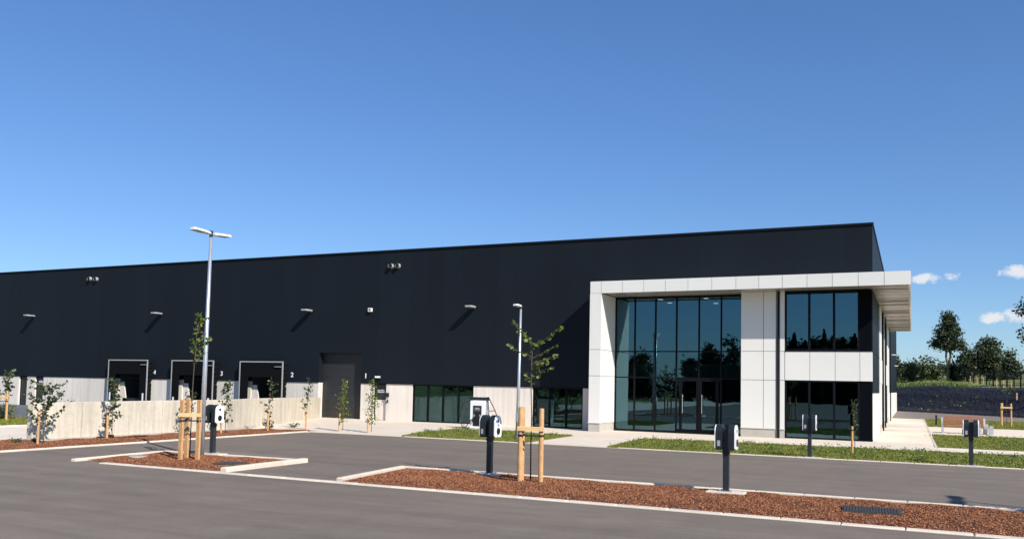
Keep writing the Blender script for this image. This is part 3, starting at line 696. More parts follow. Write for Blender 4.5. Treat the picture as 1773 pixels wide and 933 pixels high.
def lamp(loc, h, yaws, label, lean=(0,0), L=.72):
    t = tag(empty('street_lamp', loc), label, 'street lamp', 'lamps round the car park')
    MB().tube([(0,0,0),(lean[0]*.4,lean[1]*.4,h*.4),(lean[0],lean[1],h)], [.085,.065,.045], 12).build('pole', 'galv', t, smooth=True)
    MB().tube([(lean[0],lean[1],h-.12),(lean[0],lean[1],h+.06)], .052, 12).build('pole_cap', 'unit', t)
    MB().box(-.16,.16,-.16,.16,-.02,.02).build('base_plate', 'galv', t)
    MB().box(-.05,.05,-.105,-.07,.7,1.05).build('access_door', 'galv', t)
    for yw in yaws:
        e = empty('luminaire', (lean[0],lean[1],0)); e.parent = t
        mb, ml = MB(), MB(); head(mb, ml, .08, 1, h-.03, L, .05, yw); mb.build('lamp_head', 'lamp_head', e); ml.build('lamp_lens', 'lamp_under', e)
        ca, sa = math.cos(yw), math.sin(yw); MB().tube([(.04*ca,.04*sa,h-.03),(.2*ca,.2*sa,h-.02)], .03, 8).build('lamp_arm', 'galv', e)
    return t
lamp((-18.68,18.68,.03), 6.52, (rad(90),rad(-90)), 'tall double headed galvanised lamp on the left mulch island', (.04,0), .66)
lamp((-14.95,32.5,.03), 5.55, (rad(-90),), 'single headed grey lamp behind the middle staked tree', (.05,0), .5)
lamp((8.3,16.8,.03), 6.5, (rad(90),rad(-90)), 'double headed lamp at the far right of the mulch island')

# ================================================================== CHARGING POSTS
def make_post():
    t = empty('charging_post')
    MB().cbox(-.062,.062,-.06,.06,0,1.36,.008).build('post', 'post', t)
    mb = MB().cbox(-.14,.14,-.13,.13,.0,.018,.004)
    for x in (-.11,.11):
        for y in (-.1,.1): mb.tube([(x,y,.018),(x,y,.035)], .014, 6)
    mb.build('base_plate', 'galv', t)
    MB().box(-.075,.075,-.07,.07,.80,.86).build('collar', 'socket', t)
    for s in (-1,1):
        u = empty('charger_unit'); u.parent = t
        def D(ins=0, n=14):    # rounded-top outline in (y, z)
            w = .175-ins; z0 = .89+ins; zc = 1.43-.175; p = [(-w,z0+.03),(-w+.03,z0),(w-.03,z0),(w,z0+.03)]
            p += [(w*math.cos(math.pi*k/n), zc+w*math.sin(math.pi*k/n)) for k in range(n+1)]; return p
        x0, x1 = (.066,.195) if s > 0 else (-.195,-.066)
        MB().prism(D(), x0, x1, 'x').build('shell', 'unit', u)
        c0, c1 = (.1952,.222) if s > 0 else (-.222,-.1952)
        MB().prism(D(.008), c0, c1, 'x').build('front_cover', 'unit_white', u)
        f = c1 if s > 0 else c0; f2 = f+.004*s; fa, fb = min(f,f2), max(f,f2)
        ring = lambda cy,cz,r: [(cy+r*math.cos(2*math.pi*k/18), cz+r*math.sin(2*math.pi*k/18)) for k in range(18)]
        MB().prism(ring(0,1.285,.042), fa, fb, 'x').build('status_ring', 'unit', u)
        MB().prism(ring(0,1.04,.082), fa, fa+(fb-fa)*1 + (.012 if s > 0 else 0), 'x').build('socket', 'socket', u) if s > 0 else MB().prism(ring(0,1.04,.082), fa-.012, fb, 'x').build('socket', 'socket', u)
        # pale strip lights in the shell's edge and the paper label on its side
        MB().prism([(-.176,.97),(-.1775,.97),(-.1775,1.09),(-.176,1.09)], (x0+.03 if s < 0 else x1-.095), (x0+.095 if s < 0 else x1-.03), 'x').build('rating_label', 'fitting' if s < 0 else 'unit', u)
    MB().cbox(-.40,.40,-.2,.2,-.1,.0,.01).build('concrete_foot', 'kerb', t)
    return t
cp = make_post()
spots = [(-18.66,19.1,.085,2,'charging post beside the tall double headed lamp'),
         (-9.42,18.88,.095,-3,'charging post left of the middle staked tree on the mulch'),
         (-3.62,18.65,.095,1,'nearest charging post, alone on the mulch in front of the atrium edge'),
         (-3.14,30.56,.035,2,'charging post on the lawn edge in front of the lower office window'),
         (1.68,30.56,.035,0,'charging post at the lawn edge in front of the wooden bench')]
for i,(x,y,z,r,lb) in enumerate(spots):
    o = cp if i == 0 else copy_tree(cp)
    o.location = (x,y,z); o.rotation_euler.z = rad(r); tag(o, lb, 'charging post', 'twin socket charging posts round the car park')

# rapid charger
rc = tag(empty('rapid_charger', (-19.72,38.3,0), rad(0)), 'white rapid charger cabinet with black front and overhead cable gantry by the facade', 'charger')
MB().cbox(-.40,.40,-.28,.28,.06,1.42,.02).build('cabinet', 'unit_white', rc)
MB().box(-.42,.42,-.3,.3,0,.06).build('cabinet_base', 'grey_stone', rc)
MB().box(-.235,.235,-.295,-.281,.16,1.18).build('front_panel', 'socket', rc)
MB().box(-.15,.15,-.302,-.296,.92,1.08).build('screen_frame', 'grey_stone', rc); MB().box(-.135,.135,-.306,-.303,0.94,1.06).build('screen', 'socket', rc)
mb = MB()
for k in range(6): mb.box(-.11+k*.038, -.085+k*.038, -.309,-.307,1.0,1.04)
mb.build('screen_lettering', 'paper', rc)
for x in (-.17,.17): MB().box(x-.03,x+.03,-.31,-.296,.62,.74).build('plug_holder', 'galv', rc); MB().tube([(x,-.30,.60),(x*1.1,-.40,.48),(x*1.2,-.36,.36)], .045, 8).build('plug', 'socket', rc)
MB().box(.401,.41,-.2,.2,.3,1.4).build('side_grille', 'grey_stone', rc)
mb = MB().box(-.46,.50,-.14,.06,1.44,1.60); mb.tube([(-.46,-.03,1.53),(-.62,-.1,1.56),(-.68,-.15,1.46)], .03, 8); mb.build('cable_gantry', 'unit', rc)
MB().box(.412,.47,-.05,.0,1.0,1.438).build('gantry_strut', 'galv', rc)
def sagc(p0,p1,sag,n=14):
    p0,p1 = Vector(p0),Vector(p1); return [p0.lerp(p1,i/n)+Vector((0,0,-sag*4*(i/n)*(1-i/n))) for i in range(n+1)]
MB().tube([(-.66,-.15,1.48),(-.92,-.18,1.15),(-1.03,-.2,.7),(-1.0,-.22,.3),(-.8,-.25,.06),(-.6,-.3,.12),(-.35,-.34,.45),(-.2,-.36,.5)], .022, 8).build('charging_cable', 'socket', rc, smooth=True)
MB().tube([(-.5,-.1,1.6),(-.62,-.3,1.0),(-.72,-.35,.35),(-.68,-.38,.06)], .016, 8).build('charging_cable', 'socket', rc, smooth=True)
MB().tube([(.44,-.05,1.62),(.55,-.1,1.1),(.62,-.2,.5),(.5,-.3,.15),(.3,-.34,.45),(.2,-.36,.5)], .022, 8).build('charging_cable', 'socket', rc, smooth=True)
MB().tube([(.46,0,1.62),(.80,.0,1.05),(.95,0,.72)], .022, 6).build('cable_stay', 'unit', rc)
MB().tube([(.50,0,.92),(.88,0,.95)], .018, 6).build('cable_stay', 'unit', rc)

# ================================================================== TREES AND STAKES
def limb(p0, p1, bend, rnd, n=6):
    p0, p1 = Vector(p0), Vector(p1); o = Vector((rnd.uniform(-1,1),rnd.uniform(-1,1),rnd.uniform(-.3,.6)))*bend
    return [p0.lerp(p1,i/n)+o*math.sin(math.pi*i/n) for i in range(n+1)]
def young_tree(loc, trunk, branches, label, seed, leaf='leaf', ls=.11, lr=.09, per=9, group=None, cat='tree', tr=.016, trunk_leaves=(0,0,0)):
    """trunk: list of points; branches: (t, dx, dy, dz) tip offsets from the trunk point at fraction t"""
    rnd = random.Random(seed); rng = np.random.default_rng(seed)
    t = tag(empty('young_tree', loc), label, cat, group)
    T = [Vector(p) for p in trunk]; n = len(T)
    MB().tube(T, [tr*(1-.7*i/(n-1)) for i in range(n)], 7).build('trunk', 'trunk', t, smooth=True)
    mb = MB(); C = []
    def on(tt): k = tt*(n-1); i = min(int(k), n-2); return T[i].lerp(T[i+1], k-i)
    for (tt,dx,dy,dz) in branches:
        p0 = on(tt); pts = limb(p0, p0+Vector((dx,dy,dz)), .08, rnd, 7); L = (pts[-1]-pts[0]).length
        mb.tube(pts, [tr*.45*(1-.7*i/7) for i in range(8)], 5)
        k = max(4, int(L*per*2.2))
        for i in range(k):
            f = .22+.78*(i+rnd.random())/k; q = f*7; j = min(int(q),6); p = pts[j].lerp(pts[j+1], q-j)
            for _ in range(2 if per < 12 else 3): C.append(p+Vector((rnd.gauss(0,lr*.5),rnd.gauss(0,lr*.5),rnd.gauss(0,lr*.42)-.02)))
    a,b,k = trunk_leaves
    for i in range(k):
        f = a+(b-a)*rnd.random(); p = on(f); w = lr*(1.5-.7*(f-a)/max(b-a,.01)); C.append(p+Vector((rnd.gauss(0,w),rnd.gauss(0,w),rnd.gauss(0,.04))))
    if mb.v: mb.build('branches', 'trunk', t)
    V,F = leaves(np.array([tuple(c) for c in C]), ls, rng, flat=.7, aspect=.75)
    link('foliage', fast_mesh('foliage', V, F, leaf), t)
    return t
def stake(x, y, h, r, parent_label, group, pale=False, lean=(0,0), square=False):
    o = MB()
    if square: o.cbox(-r,r,-r,r,-.05,h,.01)
    else: o.tube([(0,0,-.05),(lean[0]*.5,lean[1]*.5,h*.5),(lean[0],lean[1],h)], [r,r*1.02,r*.96], 12)
    ob = o.build('tree_stake', 'stake', None, (x,y,.03)); tag(ob, parent_label, 'stake', group); return ob

# -- staked tree on the left island
def frame(cx, cy, pts, h, label, r=.05, rail=1.18, sq=False):
    t = tag(empty('stake_guard', (cx,cy,.03)), label, 'tree stakes')
    for (x,y,hh) in pts:
        mb = MB()
        if sq: mb.cbox(x-r,x+r,y-r*.6,y+r*.6,-.05,hh,.012)
        else: mb.tube([(x,y,-.05),(x,y,hh*.5),(x,y,hh)], [r*1.03,r,r*.97], 12)
        mb.build('stake', 'stake', t, smooth=False)
    def railm(p,q,z,hh=.10,th=.03,name='rail',mt='stake_pale',off=-.06,ext=.07):
        p,q = Vector(p[:2]),Vector(q[:2]); d = (q-p); L = d.length; a = math.atan2(d.y,d.x)
        o = MB().cbox(-ext,L+ext,off-th,off,0,hh,.006).build(name, mt, t, (p.x,p.y,z), a); return o
    railm(pts[0], pts[1], rail)
    railm(pts[2], pts[0], rail-.02, off=r+.03+.0)
    # rubber strap
    z = rail-.10
    for (p,q) in ((pts[0],pts[1]),): 
        MB().tube([(p[0],p[1]-r-.008,z),(q[0],q[1]-r-.008,z-.005)], .018, 6).build('strap', 'strap', t)
    for p in pts[:3]: MB().tube([(p[0],p[1],z-.03),(p[0],p[1],z+.02)], r*1.1, 12, cap=False).build('strap', 'strap', t)
    return t
frame(-18.2,17.75, [(.22,-.52,1.66),(.58,-.26,1.66),(.02,-.12,1.68)], 1.7, 'three square wooden stakes with a cross rail on the left mulch island', .058, 1.20, True)
young_tree((-18.14,17.72,.05), [(0,0,0),(.0,0,1.0),(.0,0,1.7),(.02,0,2.4),(.06,0,3.0),(.02,.05,3.4),(.08,.05,3.85)],
    [(.97,.22,.1,.15),(.95,-.06,.05,.35),(.93,.16,-.1,.38),(.88,.10,.1,.40),(.82,-.16,0,.30),(.75,.2,.1,.30),(.70,-.2,.1,.28),(.66,.40,.1,.42),(.62,.30,.1,.12),(.60,-.18,.05,.3),(.55,.18,0,.2)],
    'slender leafy young tree leaning up beside the tall double headed lamp', 21, 'leaf', .10, .07, 8, trunk_leaves=(.62,1,40), tr=.017)
# -- staked tree in the middle
frame(-8.05,18.1, [(-.12,-.16,1.74),(.34,-.02,1.72),(-.20,.12,1.74)], 1.74, 'three round wooden stakes with a cross rail on the middle of the mulch island', .058, 1.20)
young_tree((-8.02,18.22,.05), [(0,0,0),(-.01,0,.8),(.0,0,1.5),(-.03,0,2.1),(-.03,0,2.6),(-.02,0,3.0),(-.06,0,3.2)],
    [(1.0,-.10,0,.12),(.99,-.30,0,.30),(.98,-.50,.05,.62),(.86,.28,-.1,.22),(.86,.80,.0,.58),(.84,.30,.1,.30),(.79,-.65,.05,.30),(.80,-.42,.1,.12),(.77,.72,-.05,.36),(.72,.66,.05,.22),(.70,.45,-.1,.15),(.66,.28,.1,.22),(.64,.60,-.05,.16),(.62,-.14,0,.06),(.60,.2,.1,.2),(.56,-.20,.05,.12)],
    'bushy topped young tree spreading between round stakes in the middle mulch', 22, 'leaf', .10, .045, 6, trunk_leaves=(.55,.97,20), tr=.018)
# -- tree off the right edge whose shadow falls on the mulch
frame(5.3,17.5, [(-.25,-.1,1.7),(.3,-.05,1.7),(-.15,.2,1.7)], 1.7, 'wooden stakes round the tree past the right edge', .055, 1.18)
young_tree((5.3,17.55,.05), [(0,0,0),(0,0,1),(.02,0,2),(.05,0,3),(0,0,3.8)],
    [(.6+.04*i, (-1)**i*.7, .3*math.sin(i*2), .35) for i in range(9)], 'young tree past the right edge of the island', 23, 'leaf', .11, .07, 8)

# -- saplings along the wall and forecourt: (x, y, height, spread, leaf, seed, per, label, stake h)
sap = [(-25.60,18.75,2.12,1.0,'leaf_dark',31,'first sapling from the left, wide vase shaped crown by the wall end',1.05,'open'),
       (-25.75,21.50,2.15,.45,'leaf_dark',32,'dense sapling by a single stake in front of dock four',1.05,'dense'),
       (-25.95,25.2,1.75,.55,'leaf_dark',33,'small sapling partly behind the stakes of the left island tree',.95,'thin'),
       (-25.35,26.6,2.10,.34,'leaf_dark',34,'sapling behind the charging post by the tall lamp',.85,'dense'),
       (-25.2,29.0,2.35,.62,'leaf_dark',35,'sapling with side branches in front of dock two',.95,'thin'),
       (-25.55,32.0,2.35,.5,'leaf_dark',36,'sapling at the tip of the mulch bed beside the garage apron',.85,'thin'),
       (-23.3,31.75,2.30,.26,'leaf',37,'narrow columnar sapling in front of the grey garage door',.75,'column'),
       (-21.75,31.75,2.30,.32,'leaf',38,'columnar sapling in front of the door with white lettering',.65,'column'),
       (-1.85,33.1,1.95,.14,'leaf_dark',39,'thin sapling beside a short stake on the lawn by the corner panel',.98,'thin')]
for (x,y,h,sp_,lf,seed,lb,sh,kind) in sap:
    rnd = random.Random(seed); tr_ = [(0,0,0),(rnd.uniform(-.03,.03),0,h*.3),(rnd.uniform(-.05,.05),0,h*.6),(rnd.uniform(-.06,.06),0,h*.85),(rnd.uniform(-.05,.08),0,h)]
    br = []
    if kind == 'open':
        for i in range(22):
            a = rnd.uniform(0,2*math.pi); f = .18+.6*i/22; up_ = .45+.25*rnd.random(); br.append((f, math.cos(a)*sp_*rnd.uniform(.45,.8), math.sin(a)*sp_*.5, up_*(1.1-f)*1.3))
        pr = dict(ls=.115, lr=.07, per=5, trunk_leaves=(.12,.4,20))
    elif kind == 'dense':
        for i in range(13): a = rnd.uniform(0,2*math.pi); f = .15+.8*i/13; br.append((f, math.cos(a)*sp_*rnd.uniform(.5,1.1)*(1.15-f), math.sin(a)*sp_*.5, .12+.1*rnd.random()))
        pr = dict(ls=.125, lr=.10, per=6, trunk_leaves=(.2,1,75))
    elif kind == 'thin':
        for i in range(10): a = rnd.uniform(0,2*math.pi); f = .2+.55*i/10; br.append((f, math.cos(a)*sp_*rnd.uniform(.6,1.0)*(1.2-f), math.sin(a)*sp_*.4, .18+.12*rnd.random()))
        pr = dict(ls=.11, lr=.07, per=4, trunk_leaves=(.35,1,34))
    else:
        for i in range(16): a = rnd.uniform(0,2*math.pi); f = .12+.45*i/16; br.append((f, math.cos(a)*sp_*rnd.uniform(.6,1.4), math.sin(a)*sp_, .14+.1*rnd.random()))
        pr = dict(ls=.085, lr=.085, per=6, trunk_leaves=(.12,1,260))
    young_tree((x,y,.05), tr_, br, lb, seed, lf, group='saplings along the car park edge', cat='sapling', tr=.014, **pr)
    o = MB().tube([(0,0,-.05),(0,0,sh)], .042, 10).build('tree_stake', 'stake', None, (x-.09 if kind != 'thin' or x > -10 else x+.09, y-.14, .05))
    tag(o, 'short round wooden stake of the '+' '.join(lb.split(',')[0].split()[:9]), 'stake', 'single stakes beside the saplings')
    MB().tube([(0,0,sh-.16),(0,0,sh-.11)], .047, 10, cap=False).build('strap', 'strap', o)

# small shrubs at the foot of the wall
def shrub(x, y, r, h, n, seed, label, mt='leaf_dark', ls=.08):
    rng = np.random.default_rng(seed); t = tag(empty('small_shrub', (x,y,.04)), label, 'shrub', 'small shrubs in the mulch by the wall')
    mb = MB(); C = []
    for k in range(9):
        a = rng.uniform(0,2*np.pi); q = rng.uniform(.3,1); tip = Vector((math.cos(a)*r*q, math.sin(a)*r*q*.6, h*rng.uniform(.5,1))); mb.tube([(0,0,0), tip*.5+Vector((0,0,.03)), tip], [.006,.005,.003], 4)
        for _ in range(n//9): f = rng.uniform(.3,1.05); C.append(tip*f+Vector(rng.normal(size=3)*.03))
    mb.build('stems', 'trunk', t); V,F = leaves(np.array([tuple(c) for c in C]), ls, rng, flat=.7, aspect=.7); link('foliage', fast_mesh('foliage', V, F, mt), t)
shrub(-26.15,30.2,.38,.48,110,51,'largest low shrub at the wall foot, right of the post by the lamp','leaf_dark',.09)
shrub(-26.35,32.1,.5,.25,80,52,'flat spreading shrub left of the last mulch bed sapling')
shrub(-26.3,18.3,.28,.20,50,53,'tiny shrub near the free end of the wall')
shrub(-26.25,25.1,.32,.24,60,54,'small shrub behind the left island tree stakes')
shrub(-26.1,21.35,.22,.14,40,55,'tiny shrub left of the dense sapling stake')
o = MB().cbox(-.11,.11,-.08,.08,0,.14,.02).build('irrigation_box', 'black', None, (-26.15,21.75,.05)); tag(o, 'small black plastic box at the foot of the wall by the dense sapling', 'box')
o = MB().cbox(-.09,.09,-.08,.08,0,.12,.02).build('irrigation_box', 'black', None, (-26.25,18.95,.05)); tag(o, 'small black plastic box by the free end of the wall', 'box')

# far left: staked tree and shrubs on the lawn
frame(-39.85,27.0, [(-.18,-.15,1.45),(.30,-.05,1.45),(-.1,.2,1.45)], 1.45, 'wooden stakes round the small tree on the far left lawn', .055, 1.05)
young_tree((-39.75,27.05,.05), [(0,0,0),(0,0,.9),(.03,0,1.5),(.0,0,2.3)], [(.55,.3,0,.25),(.6,-.25,.1,.3),(.7,.42,-.1,.3),(.75,-.3,0,.25),(.85,.25,.1,.3),(.9,-.15,0,.3),(.97,.1,.1,.2),(.62,.2,.2,.3)],
    'small leafy tree between stakes on the far left lawn', 41, 'leaf_dark', .14, .10, 8, trunk_leaves=(.5,1,50))
for i,(x,y,r,h) in enumerate([(-38.6,28.3,.8,.75),(-37.3,28.6,.9,.95),(-41.6,28.2,.8,.7),(-36.6,28.2,.6,.6),(-43.5,28.5,.9,.7),(-46,28.4,.9,.8)]):
    rng = np.random.default_rng(60+i); t = tag(empty('lawn_shrub', (x,y,.03)), ['low green shrub right beside the far left tree stakes','tallest green shrub against the wall end on the far left lawn','low shrub behind the far left tree stakes','small shrub at the right end of the far left row','shrub at the left picture edge','shrub past the left picture edge'][i], 'shrub', 'green shrubs on the far left lawn')
    n = 620; q = rng.normal(size=(n,3)); q /= np.linalg.norm(q,axis=1)[:,None]; q *= (rng.random(n)**.4)[:,None]; C = q*np.array([r,r*.6,h*.6])+np.array([0,0,h*.5]); C[:,2] = np.abs(C[:,2])+.02; C += rng.normal(size=C.shape)*.04
    V,F = leaves(C, .10, rng, flat=.8, aspect=.45); link('foliage', fast_mesh('foliage', V, F, 'leaf'), t)
    mb = MB()
    for k in range(6): a = rng.uniform(0,6.28); mb.tube([(0,0,0),(math.cos(a)*r*.6,math.sin(a)*r*.4,h*.7)], [.012,.005], 4)
    mb.build('stems', 'trunk', t)

# right: small staked tree by the service road
frame(6.03,69.5, [(-.28,0,1.62),(.32,.1,1.60),(-.2,.35,1.62)], 1.6, 'pale stakes with a cross rail on the lawn by the service road', .06, 1.25)
young_tree((6.08,69.6,.05), [(0,0,0),(0,0,1.2),(.03,0,2.0),(.0,0,2.7)], [(.75,.4,0,.5),(.8,-.35,.1,.5),(.9,.3,.1,.4),(.95,-.2,0,.4),(.85,.5,0,.25)], 'sparse young tree between pale stakes by the service road', 42, 'leaf_dark', .13, .12, 7)

# ================================================================== FAR TREES
def crown_mesh(blobs, n, ls, rng, shell=.55):
    """leaf clumps spread through overlapping lumps, denser towards each lump's surface"""
    C = []; vol = np.array([b[3]*b[4]*b[5] for b in blobs])**.67; vol = vol/vol.sum()
    for b,vf in zip(blobs,vol):
        k = int(n*vf); q = rng.normal(size=(k,3)); q /= np.linalg.norm(q,axis=1)[:,None]
        rr = shell+(1-shell)*rng.random(k)**.6; g = 1+.22*np.sin(q[:,0]*5+b[0])*np.sin(q[:,1]*4+b[1])+.18*np.sin(q[:,2]*6+b[2])
        C.append(q*(rr*g)[:,None]*np.array(b[3:6])+np.array(b[:3])+rng.normal(size=(k,3))*ls*.7)
    return leaves(np.concatenate(C), ls, rng, flat=.8, aspect=.6)
def tree(loc, h, blobs, n, label, seed, mt='tree_leaf', ls=.42, trunks=None, name='tree', group='trees beyond the fence', shell=.5, tr=.16):
    rng = np.random.default_rng(seed); rnd = random.Random(seed)
    t = tag(empty(name, loc), label, 'tree', group)
    mb = MB()
    trunks = trunks or [[(0,0,-.3),(.1,0,h*.35),(.0,.1,h*.75)]]
    for tk in trunks: mb.tube(tk, [tr*(1-.6*i/(len(tk)-1)) for i in range(len(tk))], 9)
    top = Vector(trunks[0][-1])
    for b in blobs[:10]:
        p0 = Vector(trunks[rnd.randrange(len(trunks))][-2]).lerp(top, rnd.random()*.7); mb.tube(limb(p0, b[:3], .3, rnd, 4), [tr*.4,tr*.32,tr*.25,tr*.17,tr*.08], 5)
    mb.build('trunk', 'bark', t, smooth=True)
    V,F = crown_mesh(blobs, n, ls, rng, shell); link('crown', fast_mesh('crown', V, F, mt), t)
    return t
R_ = random.Random(77)
# lone tall tree
bl = [(0,0,5.4,1.9,1.8,.9),(-1.2,.3,6.0,1.1,1.0,.7),(1.35,-.2,5.5,1.2,1.1,.8),(.2,0,6.9,1.7,1.5,1.1),(-.7,.2,7.6,1.2,1.1,.9),(.9,0,7.7,1.1,1.0,.9),(.1,.1,8.7,1.15,1.1,1.0),(-.2,0,9.7,.8,.8,.8),(.7,0,9.4,.6,.6,.5),(2.0,.1,5.0,.7,.7,.4),(-1.9,.1,5.5,.7,.6,.3),(.3,0,10.3,.35,.3,.4)]
tree((5.15,150,4.35), 10.5, bl, 5200, 'tall lone tree with bare twin stems and an egg shaped crown', 81, ls=.36, shell=.25,
     trunks=[[(0,0,-.5),(.05,0,1.2),(.0,0,2.4),(-.22,0,3.6),(-.15,0,5.2),(0,0,7.0)],[(.02,0,1.6),(.15,0,2.6),(.42,0,3.6),(.30,0,4.6),(.45,0,6.2)]], tr=.24)
# trees of the group at right
def lumps(w, d, h, n, rnd, base=.12):
    out_ = []
    for i in range(n):
        a = rnd.uniform(0,2*math.pi); f = rnd.random(); zz = h*(base+(.86-base)*rnd.random()); k = math.sin(math.pi*min(1,(zz/h)*.80+.17))**.8
        out_.append((math.cos(a)*w*.62*k*f**.5, math.sin(a)*d*.6*k*f**.5, zz, w*.30*rnd.uniform(.6,1.2), d*.30, h*.13*rnd.uniform(.7,1.3)))
    out_.append((0,0,h*.9,w*.2,d*.2,h*.09)); return out_
for (x,y,z,w,h,n,lb,sd,mt) in [
    (10.6,150,4.2,3.2,6.9,5200,'broad dense tree, tallest of the clump right of the lone tree',82,'tree_leaf'),
    (7.7,149,4.2,1.9,4.9,3000,'smaller pointed tree between the lone tree and the broad one',83,'tree_leaf'),
    (13.4,152,4.2,2.3,4.9,3000,'rounded tree at the right end of the dense clump',84,'tree_leaf'),
    (6.2,153,4.2,1.5,2.6,1600,'low bush at the foot of the lone tree',85,'tree_leaf'),
    (-2.4,150,3.4,2.0,4.8,2600,'dark tree just past the warehouse corner',86,'tree_leaf'),
    (-.3,154,3.6,2.2,3.6,2600,'lower tree beside the dark one past the warehouse corner',87,'tree_leaf2'),
    (2.4,156,3.8,2.4,3.0,2600,'light green hedge tree left of the lone tree',88,'tree_leaf2')]:
    tree((x,y,z), h, lumps(w,w*.9,h,26,random.Random(sd),.05), n, lb, sd, mt, .36, shell=.3)
# big tree at the right edge, crown reaching into the frame
bl = [(-3.3,0,9.2,1.3,1.2,.6),(-2.2,0,10.1,1.8,1.5,.8),(-2.9,0,6.4,1.4,1.2,.8),(-1.8,0,5.2,1.6,1.5,.7),(0,0,8,2.6,2.4,2.2),(.5,0,11.5,2.2,2.2,1.8),(2.6,0,8,2.2,2.2,2.0),(1.5,0,5.5,2.2,2,1.2)]
tree((15.9,120,3.2), 13, bl, 4200, 'large tree cut off by the right picture edge', 89, ls=.36, shell=.3, trunks=[[(0,0,-.3),(-.2,0,4),(.2,0,9)],[(0,0,4),(-1.5,0,8),(-3.0,0,11.5)]], tr=.3)
# distant wood along the horizon
rng = np.random.default_rng(9); C = []
for x in np.arange(-60,160,1.3):
    y = 205+rng.uniform(-9,9); h = 3.3+1.1*math.sin(x*.21)+.8*math.sin(x*.57+1)+rng.uniform(-.5,1.1); r = rng.uniform(1.4,2.6); k = 210
    q = rng.normal(size=(k,3)); q /= np.linalg.norm(q,axis=1)[:,None]; q *= (.4+.6*rng.random(k))[:,None]
    c = q*np.array([r,r,h*.55])+np.array([x,y,h*.5]); c[:,2] = np.abs(c[:,2])+6.0-.9; C.append(c)
V,F = leaves(np.concatenate(C), .62, rng, flat=.8, aspect=.6)
link('distant_wood', fast_mesh('distant_wood', V, F, 'tree_leaf'))['kind'] = 'stuff'

# wood and conifers behind the camera, seen in the glass
def conifer(x, y, h, seed, label):
    rng = np.random.default_rng(seed); t = tag(empty('conifer', (x,y,-.06)), label, 'tree', 'conifers behind the photographer')
    MB().tube([(0,0,-.2),(0,0,h*.95)], [.18,.03], 8).build('trunk', 'bark', t)
    k = int(420*h); f = rng.random(k)**.8; a = rng.uniform(0,2*np.pi,k); tier = .75+.25*np.sin(f*h*5.5); r = h*.31*(1-f)*tier*(.35+.65*rng.random(k)**.5)+.05
    C = np.stack([np.cos(a)*r, np.sin(a)*r, .6+f*(h-.6)-r*.25],1); V,F = leaves(C, .42, rng, flat=.5, aspect=.4); link('crown', fast_mesh('crown', V, F, 'conifer'), t)
for i,(x,h) in enumerate([(-18.4,12.2),(-16.4,11.0),(-13.6,12.8),(-12.1,11.6),(-10.2,11.3),(-8.5,11.8),(-21,10.2),(-6,10.8),(-3,9.6),(1,10.5)]):
    conifer(x, -70+(i%3), h, 200+i, 'spruce behind the photographer, number %s from the reflection' % ['first','second','third','fourth','fifth','sixth','seventh','eighth','ninth','tenth'][i])
for i,(x,w,h) in enumerate([(-29.8,4.2,11.8),(-33.5,3.6,10.4),(-25.5,4,11),(-46.5,3.6,8.8),(-52,4,9),(-37,2.0,7.6),(8,5,10),(-60,5,9),(-19.4,2.4,11.0),(-15.0,2.2,11.5),(-11.2,2.0,11.2),(-7.2,2.6,10.6),(-17.4,1.8,10.6),(-12.8,1.6,10.9),(-9.4,1.8,11.0),(-48.5,3,7.5)]):
    tree((x,-70,-.1), h, lumps(w,w*.9,h,20,random.Random(300+i),.08), 4200, ['rounded tree reflected at the right of the atrium glass','tree reflected left of the rounded one','broad tree left of the spruces','tree reflected at the left of the atrium','tree at the far left of the reflected row','low tree in the gap of the reflected row','broad tree right of the spruces','last tree of the reflected row','round tree between the first two spruces','round tree between the second and third spruce','round tree between the fourth and fifth spruce','round tree between the sixth and eighth spruce','round tree just right of the second spruce','round tree just right of the third spruce','round tree just right of the fifth spruce','small tree at the left of the atrium reflection'][i], 300+i, 'tree_leaf', .6, group='broadleaf trees behind the photographer', shell=.3)
C = []
rng = np.random.default_rng(19)
for x in np.arange(-90,40,1.2):
    k = 160; h = 4.6+rng.uniform(-.8,1.4); q = rng.normal(size=(k,3)); q /= np.linalg.norm(q,axis=1)[:,None]; q *= (.4+.6*rng.random(k))[:,None]; c = q*np.array([1.6,1.5,h*.55])+np.array([x,-74,h*.5]); c[:,2] = np.abs(c[:,2]); C.append(c)
V,F = leaves(np.concatenate(C), .55, rng, flat=.8, aspect=.6); link('hedge_undergrowth', fast_mesh('hedge_undergrowth', V, F, 'tree_leaf'))['kind'] = 'stuff'

# ================================================================== FENCE ON THE BANK
fn = tag(empty('mesh_fence'), 'dark wire mesh fence on slim posts along the top of the bank', 'fence')
fp = []
for i in range(25):
    t = i/15.0; Y = 104.5+(176-104.5)*(t**1.25 if t > 0 else 0) if i <= 15 else 176+(i-15)*7; X = 10.9-(10.9-4.52)*((Y-104.5)/71.5); fp.append((X,Y,terr(X,Y)))
fp = [(14.6,70.5+8,0)] + fp if False else [(11.5,98.8,terr(11.5,98.8)),(12.2,93.5,terr(12.2,99)),] [::-1] + fp
for (x,y,z) in fp: cube('fence_post', 'trim', fn, x-.07, x+.07, y-.07, y+.07, z-.2, z+2.0)
mb = MB()
for (a,b) in zip(fp[:-1],fp[1:]):
    for hh in (.15,.7,1.25,1.85): mb.tube([(a[0],a[1],a[2]+hh),(b[0],b[1],b[2]+hh)], .022, 4)
    n = 9
    for k in range(1,n):
        x,y,z = [a[j]+(b[j]-a[j])*k/n for j in range(3)]; mb.tube([(x,y,z+.1),(x,y,z+1.9)], .012, 3)
tag(mb.build('wire_mesh', 'trim', fn), kind='stuff')
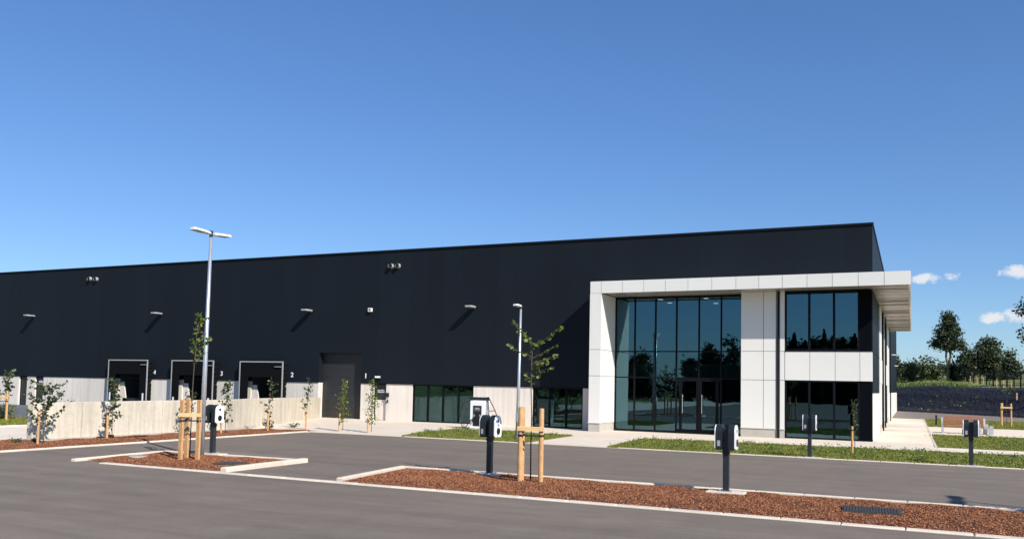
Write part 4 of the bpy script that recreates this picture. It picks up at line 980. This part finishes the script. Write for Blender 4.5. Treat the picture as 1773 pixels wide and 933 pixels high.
for i,(x,y) in enumerate([(7.84,142),(8.28,135),(8.60,129),(8.90,123),(9.24,117),(9.45,111),(9.70,106),(9.80,101.5)]):
    z = terr(x,y); o = MB().cbox(-.06,.06,-.06,.06,-.2,.95,.01).build('timber_post', 'stake_pale', None, (x,y,z))
    tag(o, ['farthest, leftmost of the short pale timber posts on the bank','second short pale timber post from the left on the bank','third short pale timber post from the left on the bank','fourth short pale timber post from the left on the bank','fifth pale timber post, right of the middle of their row','sixth pale timber post, third from the right end','pale timber post next to the nearest one on the bank','nearest, rightmost of the pale timber posts on the bank'][i], 'post', 'pale timber posts before the fence')

# ================================================================== BENCH AREA
bn = tag(empty('slatted_bench', (2.65,54.3,0)), 'long wooden slatted bench with grey stone supports on the pale paving', 'bench')
for k in range(7):      # steep back, then seat
    z = .43+.082*k; y = .55+.06*k
    MB().cbox(-1.0,1.0,-.02,.02,-.026,.026,.005).build('slat', 'wood', bn, (0,y,z+.03)).rotation_euler = (rad(-25),0,0)
for k in range(4): MB().cbox(-1.0,1.0,-.05,.05,-.02,.02,.005).build('slat', 'wood', bn, (0,.03+.125*k,.425))
for x in (-1.06,1.06): MB().prism([(-.05,0),(.75,0),(.98,.88),(.86,.88),(.60,.38),(-.05,.38)], x-.05, x+.05, 'x').build('support', 'grey_stone', bn)
b2 = tag(empty('stone_bollard', (3.72,54.6,0)), 'left one of the grey stone blocks right of the bench', 'bollard', 'grey stone blocks by the bench')
MB().cbox(-.10,.10,-.12,.12,0,.50,.02).build('block', 'grey_stone', b2)
for i,(x,y,lb) in enumerate([(3.98,54.2,'right one of the grey stone blocks beside the bench'),(3.55,56.6,'rear left grey stone block behind the bench end'),(3.95,57.2,'rear right grey stone block behind the bench end')]):
    c = copy_tree(b2); c.location = (x,y,0); c['label'] = lb
for k in range(5): pass
o = MB().tube([(0,0,0),(0,0,.75)], .055, 12).build('black_bollard', 'trim', None, (1.5,64.9,.02)); tag(o, 'slim black bollard on the grass left of the bench', 'bollard')

# ================================================================== COVERS ON THE MULCH
def grate(x0,x1,y0,y1,z,label,rz=0):
    t = tag(empty('drain_grate', ((x0+x1)/2,(y0+y1)/2,z), rz), label, 'drain cover'); a,b = (x1-x0)/2,(y1-y0)/2
    MB().cbox(-a,a,-b,b,-.06,.012,.006).build('frame', 'drain', t)
    n = int(2*a/.052); mb = MB()
    for i in range(n): x = -a+.03+i*(2*a-.06)/n; mb.cbox(x,x+.04,-b+.03,b-.03,.0125,.028,.003)
    mb.build('bars', 'drain', t)
grate(-1.2,-.18,16.95,17.75,.085,'black ribbed drain mat on the mulch at the right',rad(3))
grate(-16.5,-15.75,16.75,17.5,.07,'dark flat drain cover on the left mulch island',rad(8))
o = MB().tube([(0,0,0),(0,0,.03)], .26, 20).build('manhole_cover', 'concrete_smooth', None, (-19.35,17.05,.075)); tag(o, 'round pale concrete cover sunk in the left mulch island', 'cover')
